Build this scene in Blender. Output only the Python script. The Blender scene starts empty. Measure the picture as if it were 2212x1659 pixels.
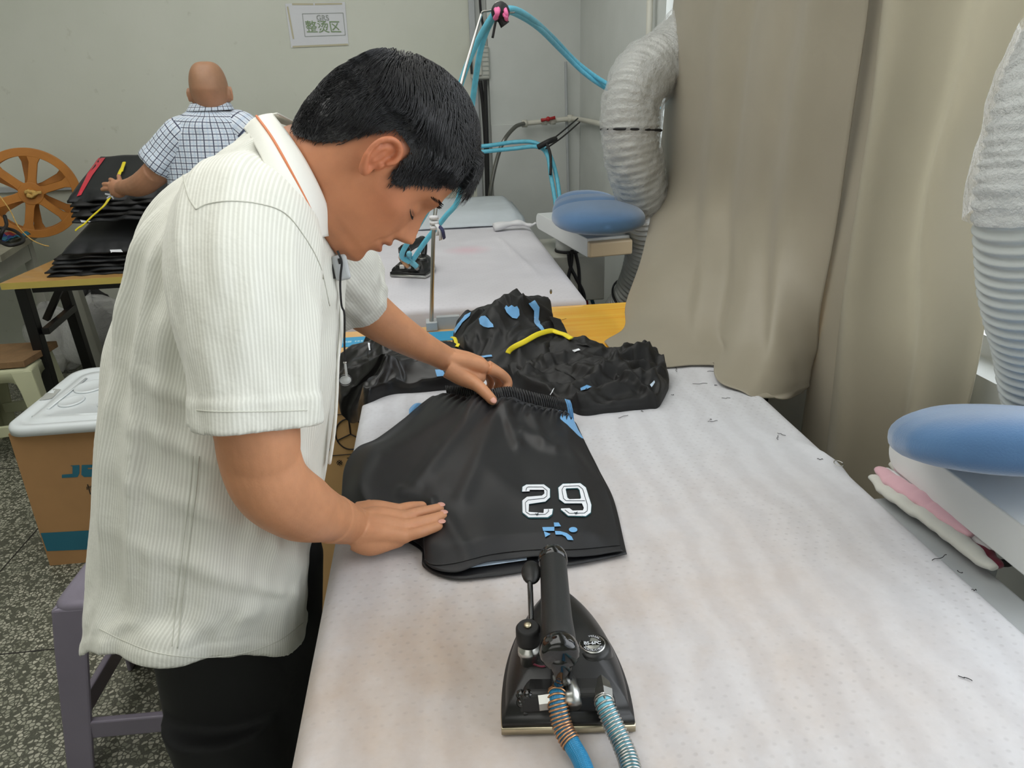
import bpy, bmesh, math, random
import numpy as np
from mathutils import Vector, Matrix, noise
from mathutils.bvhtree import BVHTree
random.seed(7); rng = np.random.default_rng(7)
SC = bpy.context.scene
COL = SC.collection
PI = math.pi

# ---------------- camera ----------------
FPX, CX, CY, CAMH = 1534.0, 1106.0, 829.5, 1.47
_V = np.array([1225-CX, 4500-CY, FPX]); _V /= np.linalg.norm(_V)
_Y = np.array([915-CX, 190-CY, FPX]); _Y -= (_Y@_V)*_V; _Y /= np.linalg.norm(_Y)
_X = np.cross(_V, _Y)
if _X[0] < 0: _X = -_X
RW = np.stack([_X, _Y, -_V])
cam = bpy.data.cameras.new('camera'); cam.sensor_width = 36; cam.lens = FPX/2212*36; cam.clip_start = .02
camo = bpy.data.objects.new('camera', cam); COL.objects.link(camo); SC.camera = camo
_r, _u, _b = RW@np.array([1, 0, 0]), RW@np.array([0, -1, 0]), RW@np.array([0, 0, -1])
camo.matrix_world = Matrix(((_r[0], _u[0], _b[0], 0), (_r[1], _u[1], _b[1], 0), (_r[2], _u[2], _b[2], CAMH), (0, 0, 0, 1)))

# ---------------- light ----------------
W = bpy.data.worlds.new('daylight'); SC.world = W; W.use_nodes = True
W.node_tree.nodes['Background'].inputs[0].default_value = (.86, .93, 1, 1)
W.node_tree.nodes['Background'].inputs[1].default_value = 1.1
def area(name, loc, rot, sx, sy, power, col):
    l = bpy.data.lights.new(name, 'AREA'); l.shape = 'RECTANGLE'; l.size = sx; l.size_y = sy; l.energy = power; l.color = col
    o = bpy.data.objects.new(name, l); o.location = loc; o.rotation_euler = rot; COL.objects.link(o); return o
area('window_daylight', (1.6, .9, 1.9), (0, math.radians(78), 0), 1.9, 3.6, 48, (.95, .98, 1))
area('ceiling_fill', (-.9, 1.6, 3.05), (0, 0, 0), 2.4, 3.6, 60, (1, .985, .95))  # broad overhead lamp, unseen, added as general fill for the room
area('fill_behind_camera', (-1.2, -1.9, 1.9), (math.radians(80), 0, math.radians(-15)), 2.4, 1.8, 13, (1, .98, .95))  # unseen fill lamp added behind the camera to brighten shirt and room
vs = SC.view_settings
SC.display_settings.display_device = 'sRGB'
vs.view_transform = 'Standard'; vs.look = 'None'; vs.gamma = 1; vs.use_curve_mapping = False; vs.exposure = 0.0

# ---------------- helpers ----------------
def A(*p): return np.array(p, float)
def P(px, py, z=None, Y=None, X=None):
    r = RW@A(px-CX, py-CY, FPX)
    t = (z-CAMH)/r[2] if z is not None else (Y/r[1] if Y is not None else X/r[0])
    return r*t + A(0, 0, CAMH)
def proj(p):
    c = RW.T@(A(*p)-A(0, 0, CAMH)); return CX+FPX*c[0]/c[2], CY+FPX*c[1]/c[2]
ORG = {}
def tag(o, label=None, cat=None, group=None, kind=None):
    if label: o['label'] = label
    if cat: o['category'] = cat
    if group: o['group'] = group
    if kind: o['kind'] = kind
    return o
def empty(name, loc, label=None, cat=None, group=None):
    o = bpy.data.objects.new(name, None); COL.objects.link(o); o.location = loc; o.empty_display_size = .05
    ORG[o.name] = A(*loc); return tag(o, label, cat, group)
def mk(name, verts, faces, mat, parent=None, smooth=True, uv=None, org=None, mods=()):
    v = np.array([tuple(x) for x in verts], float) if not isinstance(verts, np.ndarray) else verts
    if parent is not None: og = ORG[parent.name]
    elif org is not None: og = A(*org)
    else: og = A(v[:, 0].mean(), v[:, 1].mean(), v[:, 2].min())
    me = bpy.data.meshes.new(name); me.from_pydata((v-og).tolist(), [], [tuple(int(i) for i in f) for f in faces]); me.update()
    if smooth: me.polygons.foreach_set('use_smooth', [True]*len(me.polygons))
    if uv is not None:
        l = me.uv_layers.new(name='UVMap'); vi = np.zeros(len(me.loops), int); me.loops.foreach_get('vertex_index', vi)
        l.data.foreach_set('uv', np.asarray(uv, float)[vi].ravel())
    if mat is not None: me.materials.append(mat)
    o = bpy.data.objects.new(name, me); COL.objects.link(o)
    if parent is not None:
        o.parent = parent; ORG[o.name] = og
    else:
        o.location = og; ORG[o.name] = og
    return o
def solid(o, t, off=0):
    m = o.modifiers.new('s', 'SOLIDIFY'); m.thickness = t; m.offset = off; return o
def bev(o, w, seg=3, ang=40):
    m = o.modifiers.new('b', 'BEVEL'); m.width = w; m.segments = seg; m.limit_method = 'ANGLE'; m.angle_limit = math.radians(ang); return o
def sub(o, n=1):
    m = o.modifiers.new('u', 'SUBSURF'); m.levels = n; m.render_levels = n; return o
class G:   # geometry collector
    def __init__(s): s.v = []; s.f = []; s.uv = []
    def add(s, v, f, uv=None):
        b = len(s.v); s.v += [tuple(x) for x in v]; s.f += [tuple(int(i)+b for i in q) for q in f]
        s.uv += [tuple(x) for x in uv] if uv is not None else [(0, 0)]*len(v)
        return s
    def box(s, x0, x1, y0, y1, z0, z1, M=None):
        v = [(x, y, z) for z in (z0, z1) for y in (y0, y1) for x in (x0, x1)]
        if M is not None: v = [tuple(M@Vector(p)) for p in v]
        return s.add(v, [(0, 2, 3, 1), (4, 5, 7, 6), (0, 1, 5, 4), (2, 6, 7, 3), (0, 4, 6, 2), (1, 3, 7, 5)])
    def tube(s, pts, r, seg=12, cap=True, sq=1.0, upv=None, M=None):
        v, f, uv = tube_g(pts, r, seg, cap, sq, upv)
        if M is not None: v = [tuple(M@Vector(p)) for p in v]
        return s.add(v, f, uv)
    def hull(s, bottom, top):   # prism between two equal rings
        n = len(bottom); return s.add(list(bottom)+list(top), [tuple(range(n))[::-1], tuple(range(n, 2*n))]+[(i, (i+1) % n, n+(i+1) % n, n+i) for i in range(n)])
    def build(s, name, mat, parent=None, smooth=True, uvs=False, **k):
        return mk(name, s.v, s.f, mat, parent, smooth, s.uv if uvs else None, **k)
def spline(pts, n):
    pts = np.array(pts, float)
    if len(pts) == 2: return np.array([pts[0]+(pts[1]-pts[0])*t for t in np.linspace(0, 1, n)])
    q = np.vstack([2*pts[0]-pts[1], pts, 2*pts[-1]-pts[-2]]); out = []
    for t in np.linspace(0, len(pts)-1-1e-9, n):
        i = int(t); u = t-i; a, b, c, d = q[i:i+4]
        out.append(.5*((2*b)+(c-a)*u+(2*a-5*b+4*c-d)*u*u+(-a+3*b-3*c+d)*u**3))
    return np.array(out)
def tube_g(pts, r, seg=12, cap=True, sq=1.0, upv=None):
    pts = np.array(pts, float); n = len(pts); r = np.broadcast_to(np.asarray(r, float), (n,))
    T = np.gradient(pts, axis=0); T /= np.linalg.norm(T, axis=1)[:, None]+1e-12
    u = A(*(upv if upv is not None else (0, 0, 1)))
    if abs(u@T[0]) > .95: u = A(1, 0, 0)
    v, uv = [], []; L = 0
    for i in range(n):
        if i: L += np.linalg.norm(pts[i]-pts[i-1])
        u = u-(u@T[i])*T[i]; u /= np.linalg.norm(u); w = np.cross(T[i], u)
        for k in range(seg):
            a = 2*PI*k/seg; v.append(pts[i]+r[i]*(math.cos(a)*u*sq+math.sin(a)*w)); uv.append((k/seg, L))
    f = [(i*seg+k, i*seg+(k+1) % seg, (i+1)*seg+(k+1) % seg, (i+1)*seg+k) for i in range(n-1) for k in range(seg)]
    if cap: f += [tuple(range(seg))[::-1], tuple(range((n-1)*seg, n*seg))]
    return v, f, uv
def rings(R, closed=True, caps=(True, True)):   # list of equal-length rings -> verts, faces
    n = len(R[0]); v = [tuple(p) for r in R for p in r]; f = []
    for i in range(len(R)-1):
        for k in range(n if closed else n-1): f.append((i*n+k, i*n+(k+1) % n, (i+1)*n+(k+1) % n, (i+1)*n+k))
    if closed and caps[0]: f.append(tuple(range(n))[::-1])
    if closed and caps[1]: f.append(tuple(range((len(R)-1)*n, len(R)*n)))
    return v, f
def grid(nu, nv, fn):
    v = [fn(i/nu, j/nv) for j in range(nv+1) for i in range(nu+1)]
    f = [(j*(nu+1)+i, j*(nu+1)+i+1, (j+1)*(nu+1)+i+1, (j+1)*(nu+1)+i) for j in range(nv) for i in range(nu)]
    uv = [(i/nu, j/nv) for j in range(nv+1) for i in range(nu+1)]
    return v, f, uv
def ell(c, ax, seg=16, rg=10):   # ellipsoid; ax = three axis vectors
    c = A(*c); ax = [A(*a) for a in ax]; R = []
    for j in range(rg+1):
        t = -PI/2+PI*(j+.02 if j == 0 else (j-.02 if j == rg else j))/rg
        R.append([c+math.cos(t)*(math.cos(2*PI*k/seg)*ax[0]+math.sin(2*PI*k/seg)*ax[1])+math.sin(t)*ax[2] for k in range(seg)])
    return rings(R)
def lathe(prof, c=(0, 0, 0), M=None, seg=24):   # prof (r,z)
    R = [[(c[0]+r*math.cos(2*PI*k/seg), c[1]+r*math.sin(2*PI*k/seg), c[2]+z) for k in range(seg)] for r, z in prof]
    v, f = rings(R)
    if M is not None: v = [tuple(M@Vector(p)) for p in v]
    return v, f
def ns(x, y, z=0, s=0): return noise.noise(Vector((x+s*7.3, y-s*3.1, z+s*1.7)))
def gs(x, s): return math.exp(-(x/s)**2)
def sm(a, b, x):
    t = min(1, max(0, (x-a)/(b-a))); return t*t*(3-2*t)
def basis(zdir, xhint=(1, 0, 0), loc=(0, 0, 0)):
    z = Vector(zdir).normalized(); x = Vector(xhint); x = (x-x.dot(z)*z).normalized(); y = z.cross(x)
    return Matrix(((x.x, y.x, z.x, loc[0]), (x.y, y.y, z.y, loc[1]), (x.z, y.z, z.z, loc[2]), (0, 0, 0, 1)))
DG = bpy.context.evaluated_depsgraph_get
def bvh(o, shift=True):
    dg = DG(); dg.update(); e = o.evaluated_get(dg); me = e.to_mesh(); og = ORG[o.name]
    b = BVHTree.FromPolygons([tuple(A(*v.co)+og) for v in me.vertices], [tuple(p.vertices) for p in me.polygons]); e.to_mesh_clear(); return b
def hit(b, px, py, off=.001):
    r = RW@A(px-CX, py-CY, FPX); r /= np.linalg.norm(r)
    h = b.ray_cast(Vector((0, 0, CAMH)), Vector(r))
    if h[0] is None: return None
    n = h[1] if h[1].dot(Vector(r)) < 0 else -h[1]
    return A(*h[0])+off*A(*n)
def decal(name, polys, b, mat, parent, off=.0012, step=10, smooth=True, th=0):
    """polys: closed loops traced in picture pixels (even-odd), laid on the surface b as thin print or applique"""
    from mathutils.geometry import delaunay_2d_cdt
    V0, E0 = [], []; loops = [[A(*p) for p in q] for q in polys]
    for L in loops:
        ring = []
        for i in range(len(L)):
            p, q = L[i], L[(i+1) % len(L)]; n = max(1, int(np.linalg.norm(q-p)/step))
            ring += [p+(q-p)*k/n for k in range(n)]
        s0 = len(V0); V0 += [Vector((float(p[0]), float(p[1]))) for p in ring]; E0 += [(s0+i, s0+(i+1) % len(ring)) for i in range(len(ring))]
    def inside(x, y):
        c = False
        for L in loops:
            n = len(L); j = n-1
            for i in range(n):
                if (L[i][1] > y) != (L[j][1] > y) and x < (L[j][0]-L[i][0])*(y-L[i][1])/(L[j][1]-L[i][1])+L[i][0]: c = not c
                j = i
        return c
    al = np.array([p for L in loops for p in L]); x0, y0 = al.min(0); x1, y1 = al.max(0)
    gx, gy = np.arange(x0+step*.5, x1, step), np.arange(y0+step*.5, y1, step)
    for x in gx:
        for y in gy:
            if inside(x, y) and min((v_.x-x)**2+(v_.y-y)**2 for v_ in V0) > (step*.35)**2: V0.append(Vector((float(x), float(y))))
    r = delaunay_2d_cdt(V0, E0, [], 0, 1e-5); vo, fo = r[0], r[2]
    fo = [f for f in fo if inside(sum(vo[i].x for i in f)/len(f), sum(vo[i].y for i in f)/len(f))]
    H_ = [hit(b, v_.x, v_.y, off) for v_ in vo]; fo = [f for f in fo if all(H_[i] is not None for i in f)]
    use = sorted({i for f in fo for i in f}); m = {i: k for k, i in enumerate(use)}
    if not fo: print('decal missed', name); return None
    o = mk(name, [H_[i] for i in use], [[m[i] for i in f] for f in fo], mat, parent, smooth)
    if th: solid(o, th)
    return o
def text_geo(s, size, M, extrude=.0004, align='CENTER', shear=0, bold=0):
    c = bpy.data.curves.new('t', 'FONT'); c.body = s; c.size = size; c.extrude = extrude; c.align_x = align; c.shear = shear; c.offset = bold
    o = bpy.data.objects.new('t', c); COL.objects.link(o); dg = DG(); dg.update()
    me = bpy.data.meshes.new_from_object(o.evaluated_get(dg)); v = [tuple(M@p.co) for p in me.vertices]; f = [tuple(p.vertices) for p in me.polygons]
    bpy.data.objects.remove(o); bpy.data.curves.remove(c); bpy.data.meshes.remove(me); return v, f

# ---------------- materials ----------------
def lin(c): return tuple(((x/255)/12.92 if x/255 <= .04045 else ((x/255+.055)/1.055)**2.4) for x in c)
class N:
    def __init__(s, name):
        s.m = bpy.data.materials.new(name); s.m.use_nodes = True; s.t = s.m.node_tree; s.b = s.t.nodes['Principled BSDF']
    def n(s, typ, ins=None, **props):
        x = s.t.nodes.new(typ)
        for k, v in props.items(): setattr(x, k, v)
        for k, v in (ins or {}).items():
            if isinstance(v, bpy.types.NodeSocket): s.t.links.new(v, x.inputs[k])
            else: x.inputs[k].default_value = v
        return x
    def l(s, a, b): s.t.links.new(a, b)
    def coord(s, kind='Object'): return s.n('ShaderNodeTexCoord').outputs[kind]
    def noise(s, scale, detail=4, vec=None, rough=.55):
        return s.n('ShaderNodeTexNoise', {'Vector': vec if vec is not None else s.coord(), 'Scale': scale, 'Detail': detail, 'Roughness': rough}).outputs[0]
    def ramp(s, fac, stops, mode='LINEAR'):
        r = s.n('ShaderNodeValToRGB', {'Fac': fac}); cr = r.color_ramp; cr.interpolation = mode
        while len(cr.elements) < len(stops): cr.elements.new(.5)
        for e, (p, c) in zip(cr.elements, stops): e.position = p; e.color = (*c, 1) if len(c) == 3 else c
        return r.outputs[0]
    def mix(s, fac, a, b, mode='MIX'):
        x = s.n('ShaderNodeMix', data_type='RGBA', blend_type=mode)
        for i, v in ((0, fac), (6, a), (7, b)):
            if isinstance(v, bpy.types.NodeSocket): s.l(v, x.inputs[i])
            else: x.inputs[i].default_value = v if i == 0 else (*v, 1)
        return x.outputs[2]
    def math(s, op, a, b=0, c=None):
        x = s.n('ShaderNodeMath', operation=op)
        for i, v in enumerate((a, b) if c is None else (a, b, c)):
            if isinstance(v, bpy.types.NodeSocket): s.l(v, x.inputs[i])
            else: x.inputs[i].default_value = v
        return x.outputs[0]
    def bump(s, h, strength=.3, dist=.001, prev=None):
        x = s.n('ShaderNodeBump', {'Height': h, 'Strength': strength, 'Distance': dist})
        if prev is not None: s.l(prev, x.inputs['Normal'])
        s.l(x.outputs[0], s.b.inputs['Normal']); return x.outputs[0]
    def set(s, **k):
        for kk, v in k.items():
            kk = kk.replace('_', ' ')
            if isinstance(v, bpy.types.NodeSocket): s.l(v, s.b.inputs[kk])
            else: s.b.inputs[kk].default_value = v
        return s
def simple(name, rgb, rough=.5, metal=0, bump=None, var=.06, vscale=8, **k):
    n = N(name); c = lin(rgb); f = n.noise(vscale, 3)
    lo = tuple(x*(1-var) for x in c); hi = tuple(min(1, x*(1+var)) for x in c)
    n.set(Base_Color=n.ramp(f, [(.3, lo), (.7, hi)]), Roughness=rough, Metallic=metal, **k)
    if bump: n.bump(n.noise(bump[0], 3), bump[1], bump[2] if len(bump) > 2 else .002)
    return n.m
def plain(name, rgb, rough=.5, metal=0, **k):
    n = N(name); n.set(Base_Color=(*lin(rgb), 1), Roughness=rough, Metallic=metal, **k); return n.m
M = {}
n = N('wall_paint'); f1 = n.noise(1.3, 5); f2 = n.noise(14, 5)
c1 = n.ramp(f1, [(.3, lin((202, 205, 192))), (.7, lin((212, 214, 203)))]); sp = n.ramp(f2, [(.66, (1, 1, 1)), (.8, (.80, .79, .76))])
n.set(Base_Color=n.mix(1.0, c1, sp, 'MULTIPLY'), Roughness=.75); n.bump(n.noise(60, 4), .12, .003); M['wall'] = n.m
n = N('grey_wall_paint'); f1 = n.noise(2, 5)
n.set(Base_Color=n.ramp(f1, [(.3, lin((196, 200, 196))), (.7, lin((210, 213, 210)))]), Roughness=.7); n.bump(n.noise(40, 4), .15, .003); M['wall2'] = n.m
n = N('terrazzo'); co = n.coord()
vo = n.n('ShaderNodeTexVoronoi', {'Vector': co, 'Scale': 88.0, 'Randomness': 1.0}, feature='DISTANCE_TO_EDGE'); vc = n.n('ShaderNodeTexVoronoi', {'Vector': co, 'Scale': 88.0})
chip = n.ramp(vo.outputs['Distance'], [(.10, (0, 0, 0)), (.15, (1, 1, 1))]); g = n.n('ShaderNodeSeparateColor', {'Color': vc.outputs['Color']})
keep = n.math('GREATER_THAN', g.outputs[0], .25)
cc = n.ramp(g.outputs[1], [(0, lin((122, 124, 108))), (.5, lin((158, 158, 142))), (1, lin((184, 182, 166)))])
base = n.ramp(n.noise(300, 2), [(.3, lin((60, 62, 52))), (.7, lin((96, 96, 84)))])
n.set(Base_Color=n.mix(n.math('MULTIPLY', chip, keep), base, cc), Roughness=.45); M['terrazzo'] = n.m
M['joint'] = plain('floor_joint', (40, 38, 36), .8)
n = N('ironing_cover'); co = n.coord(); s = n.n('ShaderNodeSeparateXYZ', {'Vector': co})
def dots(n, s, pitch, r):
    ro = n.math('FLOOR', n.math('DIVIDE', s.outputs[1], pitch*.8)); sh = n.math('MULTIPLY', n.math('MODULO', n.math('ABSOLUTE', ro), 2.0), .5)
    fx = n.math('SUBTRACT', n.math('FRACT', n.math('ADD', n.math('DIVIDE', s.outputs[0], pitch), sh)), .5); fy = n.math('SUBTRACT', n.math('FRACT', n.math('DIVIDE', s.outputs[1], pitch*.8)), .5)
    d = n.math('SQRT', n.math('ADD', n.math('MULTIPLY', fx, fx), n.math('MULTIPLY', fy, fy)))
    return n.ramp(d, [(r, (1, 1, 1)), (r+.12, (0, 0, 0))])
dt = dots(n, s, .0165, .08); msk = n.ramp(n.noise(5, 3), [(.40, (.15,)*3), (.62, (1,)*3)]); dm = n.math('MULTIPLY', dt, msk)
st = n.ramp(n.noise(3.2, 6, rough=.65), [(.40, (0, 0, 0)), (.66, (1, 1, 1))])
dx = n.math('SUBTRACT', s.outputs[0], .0); rad = n.n('ShaderNodeVectorMath', {0: co, 1: tuple(P(1090, 1420, z=.85)-A((-.185+.678)/2, .8, 0))}, operation='DISTANCE').outputs['Value']
sc_ = n.math('MULTIPLY', n.math('ADD', n.math('MULTIPLY', st, .6), .4), n.ramp(rad, [(.15, (1,)*3), (.72, (.06,)*3)]))
wv = n.ramp(n.n('ShaderNodeTexWave', {'Vector': co, 'Scale': 5.5, 'Distortion': 5.0, 'Detail': 3.0, 'Detail Scale': 1.3}).outputs[1], [(.2, (1, 1, 1)), (.8, (.93, .925, .925))])
c0 = n.mix(sc_, lin((210, 212, 218)), lin((190, 173, 159))); c0 = n.mix(1.0, c0, wv, 'MULTIPLY'); c0 = n.mix(n.math('MULTIPLY', dm, .16), c0, lin((120, 115, 115)))
fine = n.ramp(n.noise(90, 3), [(.35, (.96,)*3), (.65, (1.0,)*3)]); c0 = n.mix(1.0, c0, fine, 'MULTIPLY')
n.set(Base_Color=c0, Roughness=.82, Sheen_Weight=.15); b1 = n.bump(n.noise(700, 2), .10, .0006); n.bump(n.math('MULTIPLY', dm, -1.0), .35, .0010, b1); M['cover'] = n.m
n = N('back_cover'); co = n.coord(); s = n.n('ShaderNodeSeparateXYZ', {'Vector': co}); dt = dots(n, s, .022, .08)
c0 = n.ramp(n.noise(3, 5), [(.35, lin((205, 203, 209))), (.7, lin((222, 220, 226)))])
rd = n.n('ShaderNodeVectorMath', {0: co, 1: tuple(P(1010, 540, z=.85)-A(0, 3.0, 0))}, operation='DISTANCE').outputs['Value']
c0 = n.mix(n.ramp(rd, [(.02, (.35,)*3), (.11, (0,)*3)]), c0, lin((226, 150, 170))); c0 = n.mix(n.math('MULTIPLY', dt, .10), c0, lin((120, 115, 120)))
n.set(Base_Color=c0, Roughness=.75, Sheen_Weight=.2); n.bump(n.noise(25, 3), .15, .004); M['cover2'] = n.m
M['white_cloth'] = simple('white_cloth', (222, 222, 224), .8, bump=(30, .2, .003))
M['grey_metal'] = simple('grey_paint_metal', (176, 180, 182), .45)
M['white_metal'] = simple('white_enamel', (216, 219, 218), .35, var=.02)
M['cream_metal'] = simple('cream_enamel', (214, 192, 156), .4, var=.03)
M['grey_box'] = simple('grey_box', (170, 170, 160), .5)
M['steel'] = simple('steel', (190, 190, 186), .28, 1.0)
M['dark_steel'] = simple('dull_steel', (140, 140, 136), .35, 1.0)
M['brass'] = simple('pale_brass', (196, 186, 160), .3, 1.0)
M['copper'] = simple('copper_wire', (196, 150, 112), .35, .9)
M['black_metal'] = simple('black_paint_metal', (16, 17, 18), .35)
M['iron_black'] = simple('iron_black', (17, 17, 17), .38, bump=(900, .1, .0003))
M['gloss_black'] = plain('gloss_black', (14, 14, 14), .12, Coat_Weight=.5)
M['grip'] = simple('leatherette_grip', (24, 26, 26), .48, bump=(900, .45, .0006))
M['rubber'] = plain('black_rubber', (20, 20, 21), .6)
M['black_cord'] = plain('black_cord', (24, 24, 26), .6)
n = N('blue_hose'); uvc = n.coord('UV'); sp = n.n('ShaderNodeSeparateXYZ', {'Vector': uvc})
a_ = n.math('MULTIPLY', sp.outputs[0], 14.0); b_ = n.math('MULTIPLY', sp.outputs[1], 260.0)
w1 = n.math('SINE', n.math('MULTIPLY', n.math('ADD', a_, b_), 2*PI)); w2 = n.math('SINE', n.math('MULTIPLY', n.math('SUBTRACT', a_, b_), 2*PI)); wv = n.math('MULTIPLY', w1, w2)
n.set(Base_Color=n.mix(n.math('MULTIPLY_ADD', wv, .5, .5), lin((16, 104, 150)), lin((40, 142, 188))), Roughness=.35); n.bump(wv, .35, .0006); M['hose'] = n.m
M['pale_hose'] = simple('pale_blue_hose', (118, 190, 210), .4, vscale=60, var=.1)
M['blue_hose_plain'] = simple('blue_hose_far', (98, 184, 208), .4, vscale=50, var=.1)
M['shaded_hose'] = simple('blue_hose_shaded', (44, 110, 150), .4)  # blue hose copy with shade put into its colour
def cloth(name, rgb, rough=.6, sheen=.3, bs=900, bd=.0003, var=.05, **k):
    n = N(name); c = lin(rgb); f = n.noise(5, 3)
    n.set(Base_Color=n.ramp(f, [(.3, tuple(x*(1-var) for x in c)), (.7, tuple(min(1, x*(1+var)) for x in c))]), Roughness=rough, Sheen_Weight=sheen, **k)
    n.bump(n.noise(bs, 2), .3, bd); return n.m
M['black_jersey'] = cloth('black_jersey', (18, 19, 23), .45, .03)
M['black_satin'] = cloth('black_satin', (15, 14, 15), .33, .03)
M['black_matt'] = cloth('black_matt_cloth', (10, 10, 11), .6, .02)
M['charcoal_cloth'] = cloth('charcoal_cloth', (19, 22, 26), .6, .04)
M['sky_cloth'] = cloth('sky_blue_cloth', (104, 165, 216), .5, .3)
M['pale_lining'] = cloth('pale_lining', (196, 214, 232), .6, .3)
M['red_cloth'] = cloth('red_cloth', (196, 30, 52), .6, .2)
M['yellow_tape'] = cloth('yellow_tape', (236, 216, 30), .6, .1, bs=500, bd=.001)
M['trouser'] = cloth('trouser_cloth', (7, 9, 12), .75, .02)
M['sky_print'] = plain('sky_print', (112, 172, 222), .45); M['white_print'] = plain('white_print', (236, 240, 246), .45); M['ink'] = plain('dark_ink', (26, 40, 52), .5); M['teal_print'] = plain('teal_edge', (40, 96, 104), .5)
M['blue_felt'] = cloth('blue_felt', (76, 114, 156), .9, .5, bs=350, bd=.0015, var=.14)
M['blue_felt_dark'] = cloth('blue_felt_side', (74, 84, 108), .9, .4, bs=350, bd=.0015)
for nm_, tw_ in (('curtain', .08), ('curtain_backlit', .50)):  # one cloth, two copies; the more translucent one makes its panel look backlit
  n = N(nm_+'_cloth'); uvc = n.coord('Object')
  n.set(Base_Color=n.ramp(n.noise(3, 4), [(.3, lin((156, 149, 132))), (.7, lin((166, 158, 141)))]), Roughness=.5, Sheen_Weight=.15); n.bump(n.noise(500, 2), .12, .0006)
  tr = n.n('ShaderNodeBsdfTranslucent', {'Color': (*lin((214, 210, 194)), 1)}); mx = n.n('ShaderNodeMixShader', {0: tw_, 1: n.b.outputs[0], 2: tr.outputs[0]})
  n.l(mx.outputs[0], n.t.nodes['Material Output'].inputs[0]); M[nm_] = n.m
def wood(name, a, b, scale=9, rough=.35, coat=.3):
    n = N(name); co = n.n('ShaderNodeMapping', {'Vector': n.coord(), 'Scale': (.6, 12, 4)}).outputs[0]
    f = n.noise(scale, 5, co, .6); n.set(Base_Color=n.ramp(f, [(.3, lin(a)), (.7, lin(b))]), Roughness=rough, Coat_Weight=coat); return n.m
M['yellow_wood'] = wood('yellow_wood', (244, 168, 36), (255, 208, 84), 3, .22, .5); M['table_wood'] = wood('table_wood', (176, 132, 74), (206, 164, 102)); M['edge_wood'] = simple('edge_banding', (186, 166, 84), .5)
M['kraft'] = simple('cardboard', (168, 128, 84), .85, var=.08, vscale=6, bump=(40, .1, .002)); M['kraft_light'] = simple('cardboard_light', (206, 166, 112), .85, var=.06)
M['kraft_dark'] = simple('cardboard_dark', (128, 100, 68), .85, var=.15, vscale=20, bump=(30, .4, .004))
M['teal'] = plain('teal_print_box', (36, 104, 124), .7); M['blue_tape'] = plain('blue_print_tape', (48, 150, 196), .4); M['tape_text'] = plain('tape_text', (150, 196, 214), .5); M['black_print'] = plain('black_print', (44, 38, 34), .7)
M['white_plastic'] = simple('white_plastic', (216, 222, 224), .3, var=.02); M['grey_plastic'] = simple('grey_violet_plastic', (122, 116, 130), .42, var=.05, bump=(200, .1, .001))
M['cream_plastic'] = simple('pale_green_plastic', (188, 190, 158), .45, var=.08, vscale=5)
M['tape'] = plain('clear_tape', (168, 170, 166), .2); M['film'] = N('clear_film').set(Base_Color=(.8, .82, .8, 1), Roughness=.12, Alpha=.35, Specular_IOR_Level=.8).m
n = N('orange_wheel_paint'); n.set(Base_Color=n.ramp(n.noise(7, 5), [(.3, lin((166, 104, 34))), (.7, lin((190, 124, 44)))]), Roughness=.5); n.bump(n.noise(60, 3), .2, .002); M['orange'] = n.m
M['rope'] = simple('twine', (206, 168, 96), .9, var=.2, vscale=120)
M['paper'] = simple('paper', (216, 218, 222), .8, var=.02); M['tape_tan'] = plain('masking_tape', (190, 184, 158), .7); M['grey_ink'] = plain('grey_ink', (150, 156, 152), .7); M['green_ink'] = plain('green_ink', (128, 150, 112), .7)
M['pipe'] = simple('white_pipe', (206, 204, 192), .4, var=.05); M['red_plastic'] = plain('red_plastic', (176, 42, 44), .4)
M['breaker'] = simple('breaker_plastic', (186, 188, 180), .45, var=.03); M['frame_white'] = simple('window_frame_white', (222, 224, 222), .4)
M['duct_silver'] = simple('duct_foil', (186, 188, 184), .42, .25, bump=(55, .4, .004), var=.12, vscale=20)
M['duct_grey'] = simple('duct_grey', (168, 170, 166), .5, bump=(50, .2, .003)); M['duct_white'] = simple('duct_white', (196, 202, 202), .5, bump=(40, .15, .002))
n = N('plastic_wrap'); n.set(Base_Color=(.92, .93, .92, 1), Roughness=.12, Alpha=.40, Specular_IOR_Level=1.0); n.bump(n.noise(28, 5, rough=.7), 1.0, .02); M['wrap'] = n.m
M['pink_cloth'] = cloth('pink_cloth', (214, 170, 180), .8, .3); M['maroon_cloth'] = cloth('maroon_cloth', (110, 30, 50), .8, .2); M['offwhite_cloth'] = cloth('offwhite_cloth', (200, 200, 192), .8, .3)
n = N('glass'); n.set(Base_Color=(1, 1, 1, 1), Roughness=.02, Transmission_Weight=1.0, IOR=1.02); M['glass'] = n.m
# white ribbed shirt: rib follows the cloth (UV u is metres around, v metres along)
n = N('ribbed_shirt'); uvc = n.coord('UV'); s = n.n('ShaderNodeSeparateXYZ', {'Vector': uvc})
st = n.math('SINE', n.math('MULTIPLY', s.outputs[0], 2*PI/.0042)); rb = n.ramp(n.math('MULTIPLY_ADD', st, .5, .5), [(.35, (0, 0, 0)), (.75, (1, 1, 1))])
nz = n.ramp(n.noise(6, 3), [(.3, (.97, .97, .96)), (.7, (1, 1, 1))])
n.set(Base_Color=n.mix(1.0, n.mix(rb, lin((212, 212, 202)), lin((228, 228, 219))), nz, 'MULTIPLY'), Roughness=.72, Sheen_Weight=.2)
wr = n.noise(22, 4, rough=.6); b1 = n.bump(rb, .05, .0003); n.bump(wr, .55, .005, b1); M['shirt'] = n.m
n = N('collar_cloth'); n.set(Base_Color=(*lin((232, 232, 224)), 1), Roughness=.7); n.bump(n.noise(60, 4), .3, .002); M['collar'] = n.m
M['stitch'] = plain('stitch_thread', (198, 198, 187), .8)
M['piping'] = plain('orange_piping', (214, 128, 84), .6)
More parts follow.
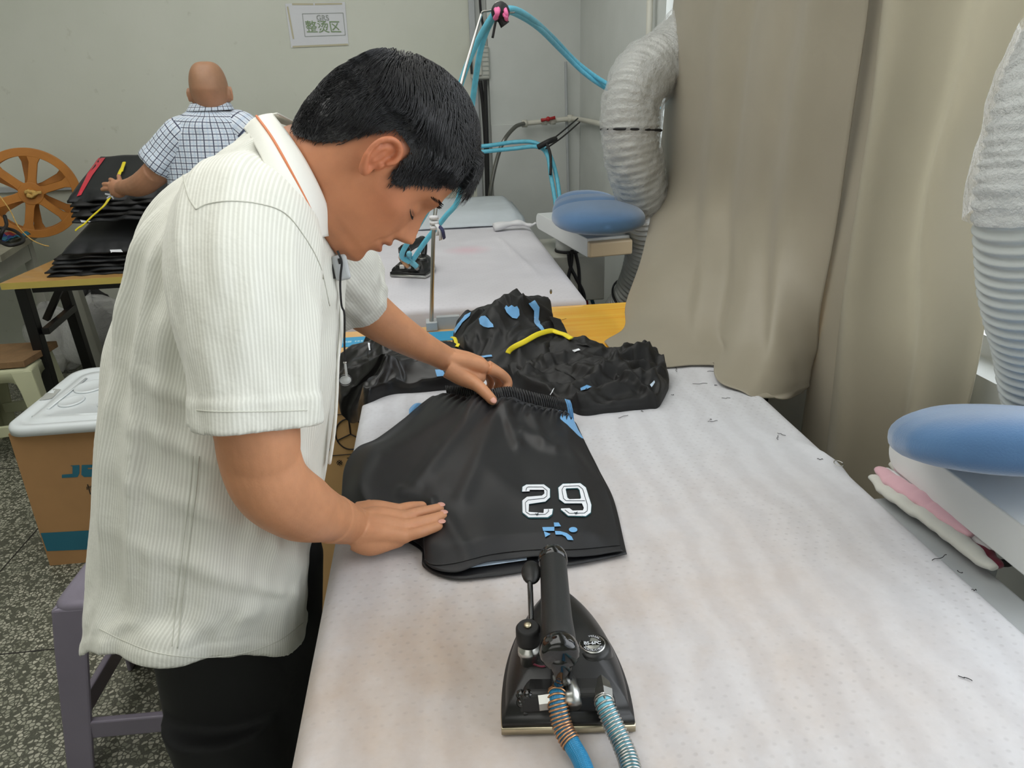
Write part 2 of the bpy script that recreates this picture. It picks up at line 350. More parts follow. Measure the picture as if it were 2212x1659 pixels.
n = N('plaid_shirt'); uvc = n.coord('UV'); s = n.n('ShaderNodeSeparateXYZ', {'Vector': uvc})
def line(n, a, pitch, w): return n.math('LESS_THAN', n.math('FRACT', n.math('DIVIDE', a, pitch)), w)
dk = n.math('MAXIMUM', line(n, s.outputs[0], .021, .13), line(n, s.outputs[1], .021, .13))
lt = n.math('MAXIMUM', line(n, n.math('ADD', s.outputs[0], .0105), .021, .2), line(n, n.math('ADD', s.outputs[1], .0105), .021, .2))
n.set(Base_Color=n.mix(dk, n.mix(n.math('MULTIPLY', lt, .5), lin((212, 220, 230)), lin((170, 190, 214))), lin((62, 68, 92))), Roughness=.75, Sheen_Weight=.2); n.bump(n.noise(18, 4), .5, .006); M['plaid'] = n.m
def skin(name, base, sss=.15):
    n = N(name); at = n.n('ShaderNodeVertexColor', layer_name='tint'); c = lin(base)
    mo = n.ramp(n.noise(28, 5), [(.3, tuple(x*.90 for x in c)), (.7, tuple(min(1, x*1.08) for x in c))])
    n.set(Base_Color=n.mix(1.0, mo, at.outputs[0], 'MULTIPLY'), Roughness=.52, Subsurface_Weight=sss, Subsurface_Radius=(.012, .005, .003), Subsurface_Scale=.5)
    b1 = n.bump(n.noise(420, 3), .18, .0008); n.bump(n.noise(45, 3), .16, .003, b1); return n.m
M['skin'] = skin('skin', (200, 142, 104), .08); M['skin2'] = skin('skin_far', (176, 128, 98))
M['nail'] = plain('fingernail', (214, 158, 142), .3); M['eyewhite'] = plain('eye_white', (210, 200, 190), .2); M['eyelash'] = plain('eyelash', (30, 24, 22), .7)
n = N('hair'); n.set(Base_Color=n.ramp(n.noise(90, 3), [(.3, lin((14, 15, 17))), (.75, lin((38, 39, 42)))]), Roughness=.42); n.bump(n.noise(160, 4), .5, .003); M['hair'] = n.m
M['hair_strand'] = plain('hair_strand', (26, 26, 29), .38)
# ================= setting =================
WY = 4.6; WX = .93
def slab(name, x0, x1, y0, y1, z0, z1, mat, parent=None, b=0, kind='structure', **k):
    o = G().box(x0, x1, y0, y1, z0, z1).build(name, mat, parent, smooth=False, **k)
    if b: bev(o, b)
    if kind and parent is None: o['kind'] = kind
    return o
slab('floor', -4.3, 1.2, -2.4, WY+.2, -.05, 0, M['terrazzo'])
pa, pb = P(0, 1235, z=0), P(73, 1129, z=0)
g = G(); g.box(pa[0]-.002, pa[0]+.002, -1.2, WY, 0, .0012)
for k in (-1, 1): g.box(pa[0]-.002+k*1.2, pa[0]+.002+k*1.2, -1.2, WY, 0, .0012)
pc = P(40, 1410, z=0)
for k in (0, 1, 2): g.box(-4.2, 1.0, pc[1]-.002+k*1.2, pc[1]+.002+k*1.2, 0, .0012)
g.build('trim_1', M['joint'], smooth=False)['kind'] = 'structure'
xc0 = P(1020, 200, Y=WY)[0]; xc1 = P(1058, 200, Y=WY-.07)[0]; zl = P(1100, 268, Y=WY-.08)[2]
slab('wall_back', -4.2, xc0, WY, WY+.12, 0, 3.2, M['wall'])
slab('wall_back', xc0, WX+.3, WY-.0, WY+.12, 0, 3.2, M['wall2'])
slab('wall_back', xc1, WX, WY-.07, WY, 0, 3.2, M['wall2'])
slab('trim_2', xc1, WX, WY-.085, WY-.07, 0, zl, M['wall2'], b=.004)          # slightly proud lower band
slab('trim_3', xc0, xc0+.035, WY-.03, WY, 0, 3.2, M['grey_metal'], b=.003)
yw = 2.93
slab('wall_right', WX, WX+.2, yw, WY+.1, 0, 3.2, M['wall2'])
slab('wall_right', WX, WX+.2, -1.6, yw, 0, .98, M['wall2'])
slab('wall_left', -4.32, -4.2, -2.4, WY, 0, 3.2, M['wall'])
slab('ceiling', -4.32, 1.13, -2.4, WY+.12, 3.2, 3.3, M['wall'])
slab('wall_front', -4.2, 1.13, -2.4, -2.3, 0, 3.2, M['wall'])
slab('wall_right', WX, WX+.2, -1.6, yw, 2.75, 3.2, M['wall2'])
slab('wall_right', WX, WX+.2, -2.3, -1.6, 0, 3.2, M['wall2'])
wf = empty('window_1', (WX+.1, 1.3, .98)); wf['kind'] = 'structure'
g = G(); g.box(WX+.07, WX+.12, -1.6, yw, .98, 1.02).box(WX+.07, WX+.12, -1.6, yw, 2.70, 2.75)
for y in (-1.6, -.1, 1.4, yw-.045): g.box(WX+.07, WX+.12, y, y+.045, .98, 2.75)
g.build('window_frame', M['frame_white'], wf, smooth=False)
for i, (a, b_) in enumerate(((-1.555, -.1), (-.055, 1.4))): G().box(WX+.09, WX+.094, a, b_, 1.02, 2.70).build('window_pane', M['glass'], wf, smooth=False)
# skirting strip / cable trunk along the back wall at table height, left
z0, z1 = P(170, 409, Y=WY)[2], P(170, 396, Y=WY)[2]
slab('trim_4', -4.2, -1.0, WY-.025, WY, z0-.0, z1+.0, M['grey_metal'], b=.004)
slab('trim_5', P(1230, 300, X=WX)[0]-.006, WX, P(1302, 100, X=WX)[1]-.5, P(1302, 100, X=WX)[1]-.45, 1.9, 3.2, M['pipe'])

# ---- paper sign ----
def wall_pt(px, py, d=0): return P(px, py, Y=WY-d)
q = [wall_pt(616, 8, .004), wall_pt(745, 4, .004), wall_pt(753, 97, .004), wall_pt(629, 103, .004)]
sg = mk('paper_sign', q+[a+A(0, .0012, 0) for a in q], [(0, 3, 2, 1), (4, 5, 6, 7), (0, 1, 5, 4), (1, 2, 6, 5), (2, 3, 7, 6), (3, 0, 4, 7)], M['paper'], smooth=False)
tag(sg, 'white paper sign with GRS and green Chinese characters taped on wall', 'sign')
sx, sy = A(*(q[1]-q[0])), A(*(q[0]-q[3])); 
def quad_line(g, a, b, w, d=.0008):
    a, b = A(*a), A(*b); t = (b-a)/np.linalg.norm(b-a); n_ = np.cross(t, A(0, 1, 0))*w/2
    g.add([a+n_, b+n_, b-n_, a-n_], [(0, 1, 2, 3)])
g = G(); fr = [wall_pt(x, y, .0052) for x, y in ((653, 30), (741, 28), (746, 76), (659, 79))]
for i in range(4): quad_line(g, fr[i], fr[(i+1) % 4], .0035)
g.build('printed_frame', M['grey_ink'], sg, smooth=False)
g = G()
for a, b_ in (((631, 9), (677, 9)), ((680, 9), (739, 8)), ((621, 14), (634, 84)), ((632, 101), (752, 96))): quad_line(g, wall_pt(*a, .0055), wall_pt(*b_, .0055), .009)
g.build('masking_tape', M['tape_tan'], sg, smooth=False)
def wall_text(s, px, py, hpx, mat, parent, name, lean=0, d=.0062):
    o_ = wall_pt(px, py, d); Mx = Matrix.Translation(Vector(o_)) @ Matrix.Rotation(math.radians(1.2), 4, 'Y') @ Matrix.Rotation(PI/2, 4, 'X')
    sz = hpx/ FPX*4.6*.93/.72; v, f = text_geo(s, sz, Mx, .0004, shear=lean, bold=.0004); return mk(name, v, f, mat, parent, smooth=False)
wall_text('GRS', 698, 44, 10, M['grey_ink'], sg, 'printed_letters', -.1)
wall_text('整烫区', 700, 68, 17, M['green_ink'], sg, 'printed_characters', -.1)

# ---- breaker box, cables, pipes on the back wall ----
bb = empty('breaker_box', wall_pt(1035, 172, .0), 'grey plastic breaker box high on back wall with black cables', 'electrical box')
x0, x1 = wall_pt(1012, 100)[0], wall_pt(1053, 100)[0]; zb, zt = wall_pt(1030, 172)[2], wall_pt(1030, 101)[2]
o = G().box(x0, x1, WY-.10, WY-.03, zb, zt).build('housing', M['breaker'], bb, smooth=False); bev(o, .012)
o = G().box(x0+.018, x0+.065, WY-.115, WY-.10, zb+.02, zt-.015).build('cover', M['breaker'], bb, smooth=False); bev(o, .006)
G().box(x0-.002, x0+.012, WY-.104, WY-.098, zb+.03, zb+.12).build('switch_slot', M['black_metal'], bb, smooth=False)
g = G()
for k in range(7): g.box(x1-.04, x1-.006, WY-.103, WY-.10, zb+.02+k*.024, zb+.024+k*.024)
g.build('ridges', M['grey_ink'], bb, smooth=False)
def cable(name, pts, r, mat, label=None, cat='cable', parent=None, n=60, seg=8, group=None):
    v, f, uv = tube_g(spline(pts, n), r, seg); o = mk(name, v, f, mat, parent, uv=uv)
    if parent is None: tag(o, label, cat, group)
    return o
cable('power_cable', [P(1037, 175, Y=4.5), P(1044, 230, Y=4.52), P(1050, 330, Y=4.53), P(1053, 450, Y=4.53), P(1055, 560, Y=4.5)], .013, M['black_cord'], 'thick black cable running down wall from breaker box', 'cable')
cable('power_cable', [P(1048, 173, Y=4.48), P(1050, 230, Y=4.48), P(1053, 330, Y=4.48), P(1055, 450, Y=4.48), P(1056, 560, Y=4.47)], .010, M['black_cord'], 'thinner black cable beside the thick one below breaker box', 'cable')
cable('power_cable', [P(1046, 97, Y=4.52), P(1044, 60, Y=4.55), P(1038, 20, Y=4.56), P(1034, -60, Y=4.56)], .007, M['black_cord'], 'thin black cable rising to ceiling above breaker box', 'cable')
cable('conduit', [P(1222, 133, Y=4.48), P(1224, 250, Y=4.48), P(1228, 420, Y=4.48), P(1231, 600, Y=4.48)], .009, M['grey_metal'], 'thin grey vertical conduit in the room corner', 'conduit')
cable('conduit', [P(1405, -80, X=WX-.03), P(1403, 40, X=WX-.03), P(1400, 110, X=WX-.03), P(1398, 200, X=WX-.03)], .013, M['pipe'], 'white vertical pipe on right wall above silver duct', 'pipe')
vp = empty('water_pipe', P(1190, 262, Y=4.45), 'white water pipe with red valve handle running around the corner', 'pipe')
for nm, pts, r in (('pipe_run', [P(1132, 267, Y=4.45), P(1180, 262, Y=4.45), P(1236, 256, Y=4.45)], .014), ('pipe_run', [P(1236, 256, Y=4.45), P(1262, 260, X=WX-.03), P(1330, 275, X=WX-.03), P(1390, 286, X=WX-.03)], .014)):
    cable(nm, pts, r, M['pipe'], parent=vp, n=30, seg=12)
for (px, py) in ((1133, 267), (1176, 262), (1194, 261), (1232, 256)):
    c = P(px, py, Y=4.45); v, f, uv = tube_g([c-A(.016, 0, 0), c+A(.016, 0, 0)], .021, 14); mk('fitting', v, f, M['pipe'], vp)
c = P(1184, 257, Y=4.42); g = G(); g.add(*ell(c, [(.014, 0, 0), (0, .014, 0), (0, 0, .014)])); g.tube([c-A(.042, .004, .006), c, c+A(.042, -.004, .006)], [.010, .007, .010], 8); g.build('valve_handle', M['red_plastic'], vp)
cable('metal_braided_hose', [P(1132, 267, Y=4.42), P(1112, 275, Y=4.38), P(1088, 305, Y=4.3), P(1072, 350, Y=4.3), P(1060, 410, Y=4.3), P(1056, 470, Y=4.3), P(1055, 540, Y=4.3)], .012, M['dark_steel'], 'curved braided metal hose hanging from white water pipe', 'hose', seg=12)

# ================= near ironing table =================
TZ = .85; TX0, TX1, TY0, TY1 = -.185, .678, .12, 1.545
def rrect(x0, x1, y0, y1, r, n=14, edge=26):
    pts = []
    for cx, cy, a0 in ((x1-r, y1-r, 0), (x0+r, y1-r, 90), (x0+r, y0+r, 180), (x1-r, y0+r, 270)):
        arc = [(cx+r*math.cos(math.radians(a0+90*k/n)), cy+r*math.sin(math.radians(a0+90*k/n))) for k in range(n+1)]
        if pts:
            p = pts[-1]; q_ = arc[0]; pts += [(p[0]+(q_[0]-p[0])*k/edge, p[1]+(q_[1]-p[1])*k/edge) for k in range(1, edge)]
        pts += arc
    p = pts[-1]; q_ = pts[0]; pts += [(p[0]+(q_[0]-p[0])*k/edge, p[1]+(q_[1]-p[1])*k/edge) for k in range(1, edge)]
    return pts
it = empty('ironing_table', ((TX0+TX1)/2, .8, 0), 'long white padded ironing table in the foreground holding the iron', 'ironing table')
R = []
def tabz(x, y, z):
    q0, q1 = A(*P(1690, 945, z=TZ)[:2]), A(*P(1850, 1015, z=TZ)[:2]); p = A(x, y); d = q1-q0; t = (p-q0)@d/(d@d); dist = np.linalg.norm(p-q0-min(1.25, max(0, t))*d)
    return z+.007*math.exp(-(dist/.011)**2)*sm(-.05, .4, t)*(1-sm(1.0, 1.35, t))+.0012*ns(x*9, y*9, 1)+(.0 if z < TZ-.004 else .0008*ns(x*28, y*28, 3))
for ins, z in [(.0, .79), (0, .826)]+[(.024*(1-math.cos(a)), TZ-.024+.024*math.sin(a)) for a in np.linspace(.1, PI/2, 7)]+[(i, TZ) for i in (.03, .036, .042, .048, .055, .062, .07, .08, .09, .1, .11, .12, .14, .17, .2, .25, .3, .36, .42)]:
    R.append([(x, y, tabz(x, y, z)) for x, y in rrect(TX0+ins, TX1-ins, TY0+ins, TY1-ins, max(.008, .055-ins*.5), 10, 60)])
v, f = rings(R); o = mk('padded_cover', v, f, M['cover'], it)
o = G().box(TX0+.02, TX1-.02, TY0+.03, TY1-.03, .70, .80).build('vacuum_box', M['grey_metal'], it, smooth=False); bev(o, .008)
for x in (TX0+.10, TX1-.10):
    for y in (TY0+.12, TY1-.14): o = G().box(x-.022, x+.022, y-.022, y+.022, 0, .71).build('leg', M['grey_metal'], it, smooth=False); bev(o, .004)
o = G().box(TX0+.10, TX1-.10, TY1-.16, TY1-.12, .20, .24).build('crossbar', M['grey_metal'], it, smooth=False)
o = G().box(TX1-.004, TX1+.055, TY0, .93, .812, .832).build('side_rail', M['grey_metal'], it, smooth=False); bev(o, .006)

# ================= far ironing table =================
BX0, BX1, BY0, BY1 = -.45, .452, 2.15, 3.92
bt = empty('ironing_table', ((BX0+BX1)/2, 3.0, 0), 'far ironing table under a loose white cloth by back wall', 'ironing table')
def drape(x, y):
    dx = max(BX0-x, 0, x-BX1); dy = max(BY0-y, 0, y-BY1)
    d = math.hypot(dx, dy); px_, py_ = min(max(x, BX0), BX1), min(max(y, BY0), BY1)
    if d < 1e-6:
        e = min(x-BX0, BX1-x, y-BY0, BY1-y); z = TZ-.008*math.exp(-e/.02)+.003*ns(x*4, y*4, 2)+.0015*ns(x*13, y*13, 5)
        z += .008*gs(abs(x-.36+.1*(y-2.4)), .012)*sm(2.3, 2.6, y)*(1-sm(3.0, 3.3, y))
        return (x, y, z)
    nx, ny = (x-px_)/d, (y-py_)/d
    wv_ = ns(px_*7+py_*3, py_*7, 4); cn = min(dx, dy)/.2
    out = .012+.10*d+.030*wv_*sm(0, .15, d)+.22*min(dx, dy)
    return (px_+nx*out, py_+ny*out, TZ-.008-d*(1-.25*cn)+.012*ns(px_*16, py_*16, 9)*sm(.05, .15, d))
v, f, uv = grid(110, 160, lambda a, b: drape(-.62+a*1.235, 1.99+b*2.1)); mk('loose_cover', v, f, M['cover2'], bt)
o = G().box(BX0+.02, BX1-.02, BY0+.02, BY1-.02, .66, .828).build('vacuum_box', M['grey_metal'], bt, smooth=False)
for x in (BX0+.1, BX1-.1):
    for y in (BY0+.12, BY1-.12): G().box(x-.022, x+.022, y-.022, y+.022, 0, .67).build('leg', M['grey_metal'], bt, smooth=False)
def far_sheet(a, b):
    y = 3.44+b*.66; x = -.30+a*.755; return (x, y, .862+.045*sm(.0, .25, b)-.04*sm(.92, 1, a)+.003*ns(x*8, y*8, 6))
v, f, uv = grid(40, 20, far_sheet); o = mk('folded_sheet', v, f, simple('pale_blue_grey_sheet', (196, 204, 210), .8)); solid(o, .006, -1); tag(o, 'pale grey sheet folded across the far end of far ironing table', 'cloth')
g = G(); c = P(1140, 487, z=.87); g.tube(spline([c-A(.16, 0, 0), c-A(.05, -.01, -.012), c+A(.01, 0, 0), c+A(.04, .0, .01)], 24), np.linspace(.030, .007, 24)*(1+.2*np.sin(np.arange(24)*.9)), 10, sq=.6); tag(g.build('cloth_knot', M['white_cloth']), 'twisted knotted cloth corner on the far ironing table edge', 'cloth')

# yellow board, cardboard boxes between the tables
b1_, b2_ = P(1180, 663, z=.83), P(1355, 653, z=.83)
yb = empty('wooden_board_table', (.5, 1.85, 0), 'bright yellow varnished wooden board table between the two ironing tables', 'table')
o = G().box(.12, .86, 1.56, b1_[1], .80, .83).build('board', M['yellow_wood'], yb, smooth=False); bev(o, .003)
for x, y in ((.18, 1.6), (.8, 1.6), (.18, 2.03), (.8, 2.03)): G().box(x-.02, x+.02, y-.02, y+.02, 0, .80).build('leg', M['black_metal'], yb, smooth=False)
cbz = .80; q0 = P(735, 775, z=cbz); cy0, cy1 = 1.60, P(850, 710, z=cbz)[1]
cb = empty('cardboard_box', (-.15, 1.8, 0), 'tall cardboard box with blue printed tape under the black garments', 'box')
o = G().box(-.42, .11, cy0, cy1, 0, cbz).build('carton', M['kraft_light'], cb, smooth=False); bev(o, .004)
ta, tb = P(735, 751, z=cbz)[1], P(735, 731, z=cbz)[1]
G().box(-.4205, .1105, ta, tb, cbz-.12, cbz+.0015).build('printed_tape', M['blue_tape'], cb, smooth=False)
tx_, ty_ = P(741, 741, z=cbz)[0], (ta+tb)/2
for dx_, w_, h_ in ((0, .011, .016), (.013, .011, .016), (.034, .004, .014), (.041, .007, .011), (.051, .006, .013), (.061, .008, .011), (.073, .006, .013), (.083, .009, .012)):
    G().box(tx_+dx_, tx_+dx_+w_, ty_-h_/2, ty_+h_/2, cbz+.0015, cbz+.0021).build('worn_lettering', M['tape_text'], cb, smooth=False)
g = G(); yf = 1.598
cc = P(757, 938, Y=yf)
g.tube([cc+A(.036*math.cos(a), 0, .042*math.sin(a)) for a in np.linspace(0, 2*PI, 33)], .0018, 6, cap=False)
for a in (90, 200, 330): g.tube([cc, cc+A(.036*math.cos(math.radians(a)), 0, .042*math.sin(math.radians(a)))], .0016, 6)
for s_ in ((-.055, -.055, .055, -.055), (-.055, .055, .055, .055), (-.055, -.055, -.055, .055), (.055, -.055, .055, .055)): g.tube([cc+A(s_[0], 0, s_[1]), cc+A(s_[2], 0, s_[3])], .0012, 5)
g.build('printed_mark', M['black_print'], cb)
Mx = Matrix.Translation(Vector(cc+A(0, -.001, -.085))) @ Matrix.Rotation(PI/2, 4, 'X'); v, f = text_geo('※ 王 三', .028, Mx, .0002); mk('printed_characters', v, f, M['black_print'], cb, smooth=False)
# ================= sleeve boards on swing arms =================
def swing_board(label, pA, pB, z0, z1, wid, front_mat, pad_fn, padlabel, post, box=None):
    e = empty('sleeve_board', (pA[0], pA[1], 0), label, 'ironing board arm')
    a, b = A(pA[0], pA[1], 0), A(pB[0], pB[1], 0); L = np.linalg.norm(b-a); t = (b-a)/L; n_ = A(-t[1], t[0], 0)
    if n_[0] < 0: n_ = -n_
    R = []; h = z1-z0
    prof = lambda w0, w1: [(w0, 0), (w1, 0), (w1, h), (w0, h)]
    # side profile: rounded far end
    side = [(0+.5*h*(1-math.sin(th))*.9, z0+h*(.5-.5*math.cos(th))*1.0) for th in np.linspace(0, PI, 10)]
    side = [(L*0+.0+ (.5*h*(1-math.sin(th))), z0+h*(.5-.5*math.cos(th))) for th in np.linspace(.0, PI, 12)]+[(L, z1), (L, z0)]
    lo = [a+t*s+A(0, 0, z) for s, z in side]; hi = [p+n_*wid for p in lo]
    o = G().hull(lo, hi).build('arm_housing', M['white_metal'], e, smooth=False); bev(o, .003)
    if front_mat:
        lo = [a+t*(L+.0)+A(0, 0, z0), a+t*(L+.03)+A(0, 0, z0+.004), a+t*(L+.03)+A(0, 0, z1-.012), a+t*L+A(0, 0, z1-.008)]
        o = G().hull(lo, [p+n_*wid for p in lo]).build('end_cap', front_mat, e, smooth=False); bev(o, .006)
    pad_fn(e)
    c = a+t*post+n_*wid*.5; v, f = lathe([(.055, .80), (.055, z0+.004)], (c[0], c[1], 0)); mk('pivot_post', v, f, M['white_metal'], e)
    v, f = lathe([(.058, .80), (.06, .806), (.058, .812)], (c[0], c[1], 0)); mk('pivot_ring', v, f, M['rubber'], e)
    v, f = lathe([(.03, .0), (.03, .80)], (c[0], c[1], 0)); mk('column', v, f, M['grey_metal'], e)
    if box: o = G().box(*box).build('motor_box', M['grey_box'], e, smooth=False); bev(o, .006)
    return e
def pad_loft(e, p0, p1, ws, th, zc, creases=(), n=60, tip=.5, zt=0):
    a, b = A(*p0), A(*p1); t = (b-a); L = np.linalg.norm(t); t /= L; n_ = A(-t[1], t[0], 0); n_ /= np.linalg.norm(n_); up = np.cross(t, n_); up = up if up[2] > 0 else -up
    R = []; xs = np.linspace(0, 1, len(ws))
    for i in range(n+1):
        s = i/n; s = .5-.5*math.cos(PI*s)
        w = np.interp(s, xs, ws); endp = (1-abs(2*s-1)**3.2)**tip
        w *= endp; h = th*(endp**.7); cr = 1-sum(d*gs(s-c_, .035) for c_, d in creases)
        R.append([a+t*L*s+n_*w*math.copysign(abs(math.cos(k))**.85, math.cos(k))*(1-.25*(1-cr))+up*h*(math.copysign(abs(math.sin(k))**.8, math.sin(k))*(cr if math.sin(k) > 0 else .8)) for k in np.linspace(0, 2*PI, 41)[:-1]])
    v, f = rings(R); return mk('pad', v, f, M['blue_felt'], e)
def pad_back(e):
    pad_loft(e, P(1252, 430, Y=3.02), P(1313, 492, Y=2.30), [.12, .13, .135, .15, .165, .172, .165], .055, 1.0, ((.30, .26), (.56, .30)), tip=.42)
    v, f = lathe([(.035, .93), (.045, .985)], tuple(P(1290, 500, Y=2.80)[:2])+(0,)); mk('pad_bracket', v, f, M['dark_steel'], e)
sb = swing_board('far blue padded sleeve board on white arm in front of duct', P(1158, 492, z=.875), P(1268, 556, z=.875), .875, .945, .17, M['cream_metal'], pad_back, '', .20, (.47, .72, 2.95, 3.35, .60, .80))
def pad_near(e):
    pad_loft(e, P(2030, 925, Y=.93), P(2330, 985, Y=.66), [.02, .09, .13, .145, .15, .14, .10], .046, 1.0, (), tip=.40)
swing_board('near blue padded sleeve board beside right edge of foreground table', P(1912, 1000, z=.872), P(2260, 1285, z=.872), .872, .935, .16, None, pad_near, '', .14)

# ================= ducts =================
def duct(name, pts, r, mat, label, pitch=.017, amp=.0035, wrap=None, tie=None, wrap_amp=.008, seg=36):
    pts = spline(pts, 400); L = np.concatenate([[0], np.cumsum(np.linalg.norm(np.diff(pts, axis=0), axis=1))]); n = int(L[-1]/pitch*7)
    s = np.linspace(0, L[-1], n); q = np.stack([np.interp(s, L, pts[:, k]) for k in range(3)], 1)
    rr = np.interp(s/L[-1], np.linspace(0, 1, len(r)), r); rad = rr+amp*(2*np.abs(((s/pitch) % 1)-.5)-.5)*2
    v, f, uv = tube_g(q, rad, seg, cap=False); v = np.array(v)
    for i in range(n):
        for k in range(seg):
            j = i*seg+k; d = v[j]-q[i]; v[j] = q[i]+d*(1+.05*ns(v[j][0]*11, v[j][1]*11, v[j][2]*11))
    e = empty(name, q[-1], label, 'duct'); o = mk('corrugated_tube', v, f, mat, e); solid(o, .0015, -1)
    if wrap:
        a, b = int(wrap[0]*n), int(wrap[1]*n); qq = q[a:b:3]; v, f, uv = tube_g(qq, rr[a:b:3]+.007, 48, cap=False); v = np.array(v)
        for i in range(len(qq)):
            for k in range(48):
                j = i*48+k; d = v[j]-qq[i]; c = v[j]*18; w_ = 1-abs(ns(*c))*2; v[j] = qq[i]+d*(1+wrap_amp/.09*(w_+.5*ns(*(c*2.6))))
        mk('plastic_wrap', v, f, M['wrap'], e)
    for tt in (tie or ()):
        i = int(tt*n); T = q[i+3]-q[i-3]; T /= np.linalg.norm(T); B = basis(T, (1, .2, 0), q[i])
        ring = [B@Vector(((rr[i]+.010)*math.cos(x), (rr[i]+.010)*math.sin(x), .012*math.sin(x*1+1))) for x in np.linspace(0, 2*PI, 49)]
        v, f, uv = tube_g([tuple(p) for p in ring], .0045, 8, cap=False); mk('strap', v, f, M['black_cord'], e)
    return e
duct('flexible_duct', [P(1500, 70, Y=2.70), P(1445, 130, Y=2.66), P(1392, 165, Y=2.60), P(1366, 225, Y=2.56), P(1364, 300, Y=2.54), P(1378, 380, Y=2.56), P(1396, 460, Y=2.62), P(1398, 540, Y=2.70), P(1375, 620, Y=2.80), P(1330, 690, Y=2.95), P(1290, 730, Y=3.0)],
     [.098, .100, .096, .092, .088, .084, .080, .078, .078, .078, .078], M['duct_silver'], 'silver corrugated duct wrapped in clear plastic rising behind the curtain', pitch=.023, amp=.0055, wrap=(0, .50), tie=(.30, .80))
duct('flexible_duct', [P(2330, 60, Y=.93), P(2270, 210, Y=.91), P(2248, 330, Y=.90), P(2238, 450, Y=.89), P(2250, 600, Y=.89), P(2275, 750, Y=.89), P(2295, 900, Y=.89), P(2310, 1100, Y=.91)],
     [.056, .060, .073, .078, .075, .071, .069, .069], M['duct_white'], 'white corrugated duct with wrapped top at right edge beside near sleeve board', pitch=.0155, amp=.0035, wrap=(0, .30), wrap_amp=.006)

# ================= curtains =================
def lerp(a, b, t): return a+(b-a)*t
def curtain(Lp, Rp, fold, nu=90, nv=120, name='curtain', label='', parent=None, mat='curtain'):
    # Lp, Rp: lists of world points, top to bottom, along the two side hems
    Ls, Rs = spline(Lp, nv+1), spline(Rp, nv+1)
    def fn(a, b):
        j = min(nv, int(round(b*nv))); p = lerp(Ls[j], Rs[j], a); d, dz = fold(a, b)
        return p+A(-d, -.25*d, dz)
    v, f, uv = grid(nu, nv, fn); o = mk(name, v, f, M[mat], parent); solid(o, .0022); tag(o, label, 'curtain'); return o
KX = .865
def fold1(a, b):
    d = .030*math.sin(a*PI*1.0)*(.6+.4*b)+.022*math.sin(a*9.5+1.2*b)*(1-.6*b)
    d += .022*gs(a-.42-.05*b, .07)*(1-sm(.75, 1, b)) - .018*gs(a-.55-.02*b, .045)*(1-.7*b)
    d += .016*gs(a-.88+.05*b, .05) - .012*gs(a-.78, .05)
    d += .055*sm(.62, 1.0, b)*gs(a-.72, .17)+.020*sm(.75, .95, b)*math.sin(a*11+b*6)*(1-sm(.94, 1, b)*.5)
    d += .008*ns(a*3, b*5, 1)+.012*sm(.55, .9, b)*ns(a*5, b*9, 3)
    return d, -.0*a
# left hem comes forward and spreads on the yellow board; lower hem sags over the ironing table edge
Lp = [P(1492, -330, X=.90), P(1470, -100, X=.895), P(1452, 60, X=.89), P(1438, 250, X=.885), P(1420, 420, X=.86), P(1395, 540, Y=2.22), P(1360, 650, Y=2.02), P(1348, 705, Y=1.86), P(1306, 738, z=.836)]
hemb = [(1306, 738), (1345, 768), (1420, 782), (1480, 776), (1560, 783), (1630, 822), (1690, 858), (1740, 862)]
def hem_pt(px, py): return None
Rp = [P(1915, -330, X=KX), P(1880, -60, X=KX), P(1858, 110, X=KX), P(1828, 300, X=KX), P(1796, 490, X=KX), P(1768, 660, X=KX), P(1755, 760, X=.86), P(1744, 820, X=.85), P(1728, 850, X=.83)]
def curtain1():
    nu, nv = 110, 150; Ls, Rs = spline(Lp, nv+1), spline(Rp, nv+1)
    H = spline([P(1306, 738, z=.836), P(1345, 775, z=.850), P(1420, 793, z=.853), P(1500, 788, z=.856), P(1565, 792, z=.856), P(1630, 828, z=.852), P(1690, 862, z=.835), P(1728, 850, X=.83)], nu+1)
    base = [lerp(Ls[-1], Rs[-1], i/nu) for i in range(nu+1)]
    def fn(a, b):
        i, j = int(round(a*nu)), int(round(b*nv)); p = lerp(Ls[j], Rs[j], a)+(H[i]-base[i])*sm(.35, 1.0, b)**1.3
        d, dz = fold1(a, b); k = 1-sm(.93, 1, b)*.9
        return p+A(-d, -.35*d, 0)*k
    v, f, uv = grid(nu, nv, fn); o = mk('curtain', v, f, M['curtain']); solid(o, .0022); tag(o, 'beige curtain with its hem pooling on the yellow board and far table corner', 'curtain')
curtain1()
curtain([P(1872, -330, X=.905), P(1850, 0, X=.905), P(1815, 330, X=.90), P(1778, 620, X=.89), P(1732, 925, X=.86), P(1715, 1080, X=.85)],
        [P(2070, -330, X=.895), P(2010, 0, X=.895), P(1960, 330, X=.89), P(1925, 620, X=.89), P(1885, 925, X=.885), P(1870, 1080, X=.88)],
        lambda a, b: (.006*math.sin(a*5), 0), 30, 80, label='narrow shaded beige curtain strip between the two wide curtain panels')
def fold3(a, b):
    d = .026*math.sin(a*8+.6)*(1-.3*b)+.050*math.sin(PI*min(1, a*1.05))*(1-.25*b)+.022*gs(a-.30, .13)-.020*gs(a-.58-.05*b, .10)*(1-.4*b)+.018*gs(a-.80, .10)*b
    d += -.03*gs(a-1, .10)*sm(.2, .6, b); return d+.006*ns(a*3, b*4, 7), 0
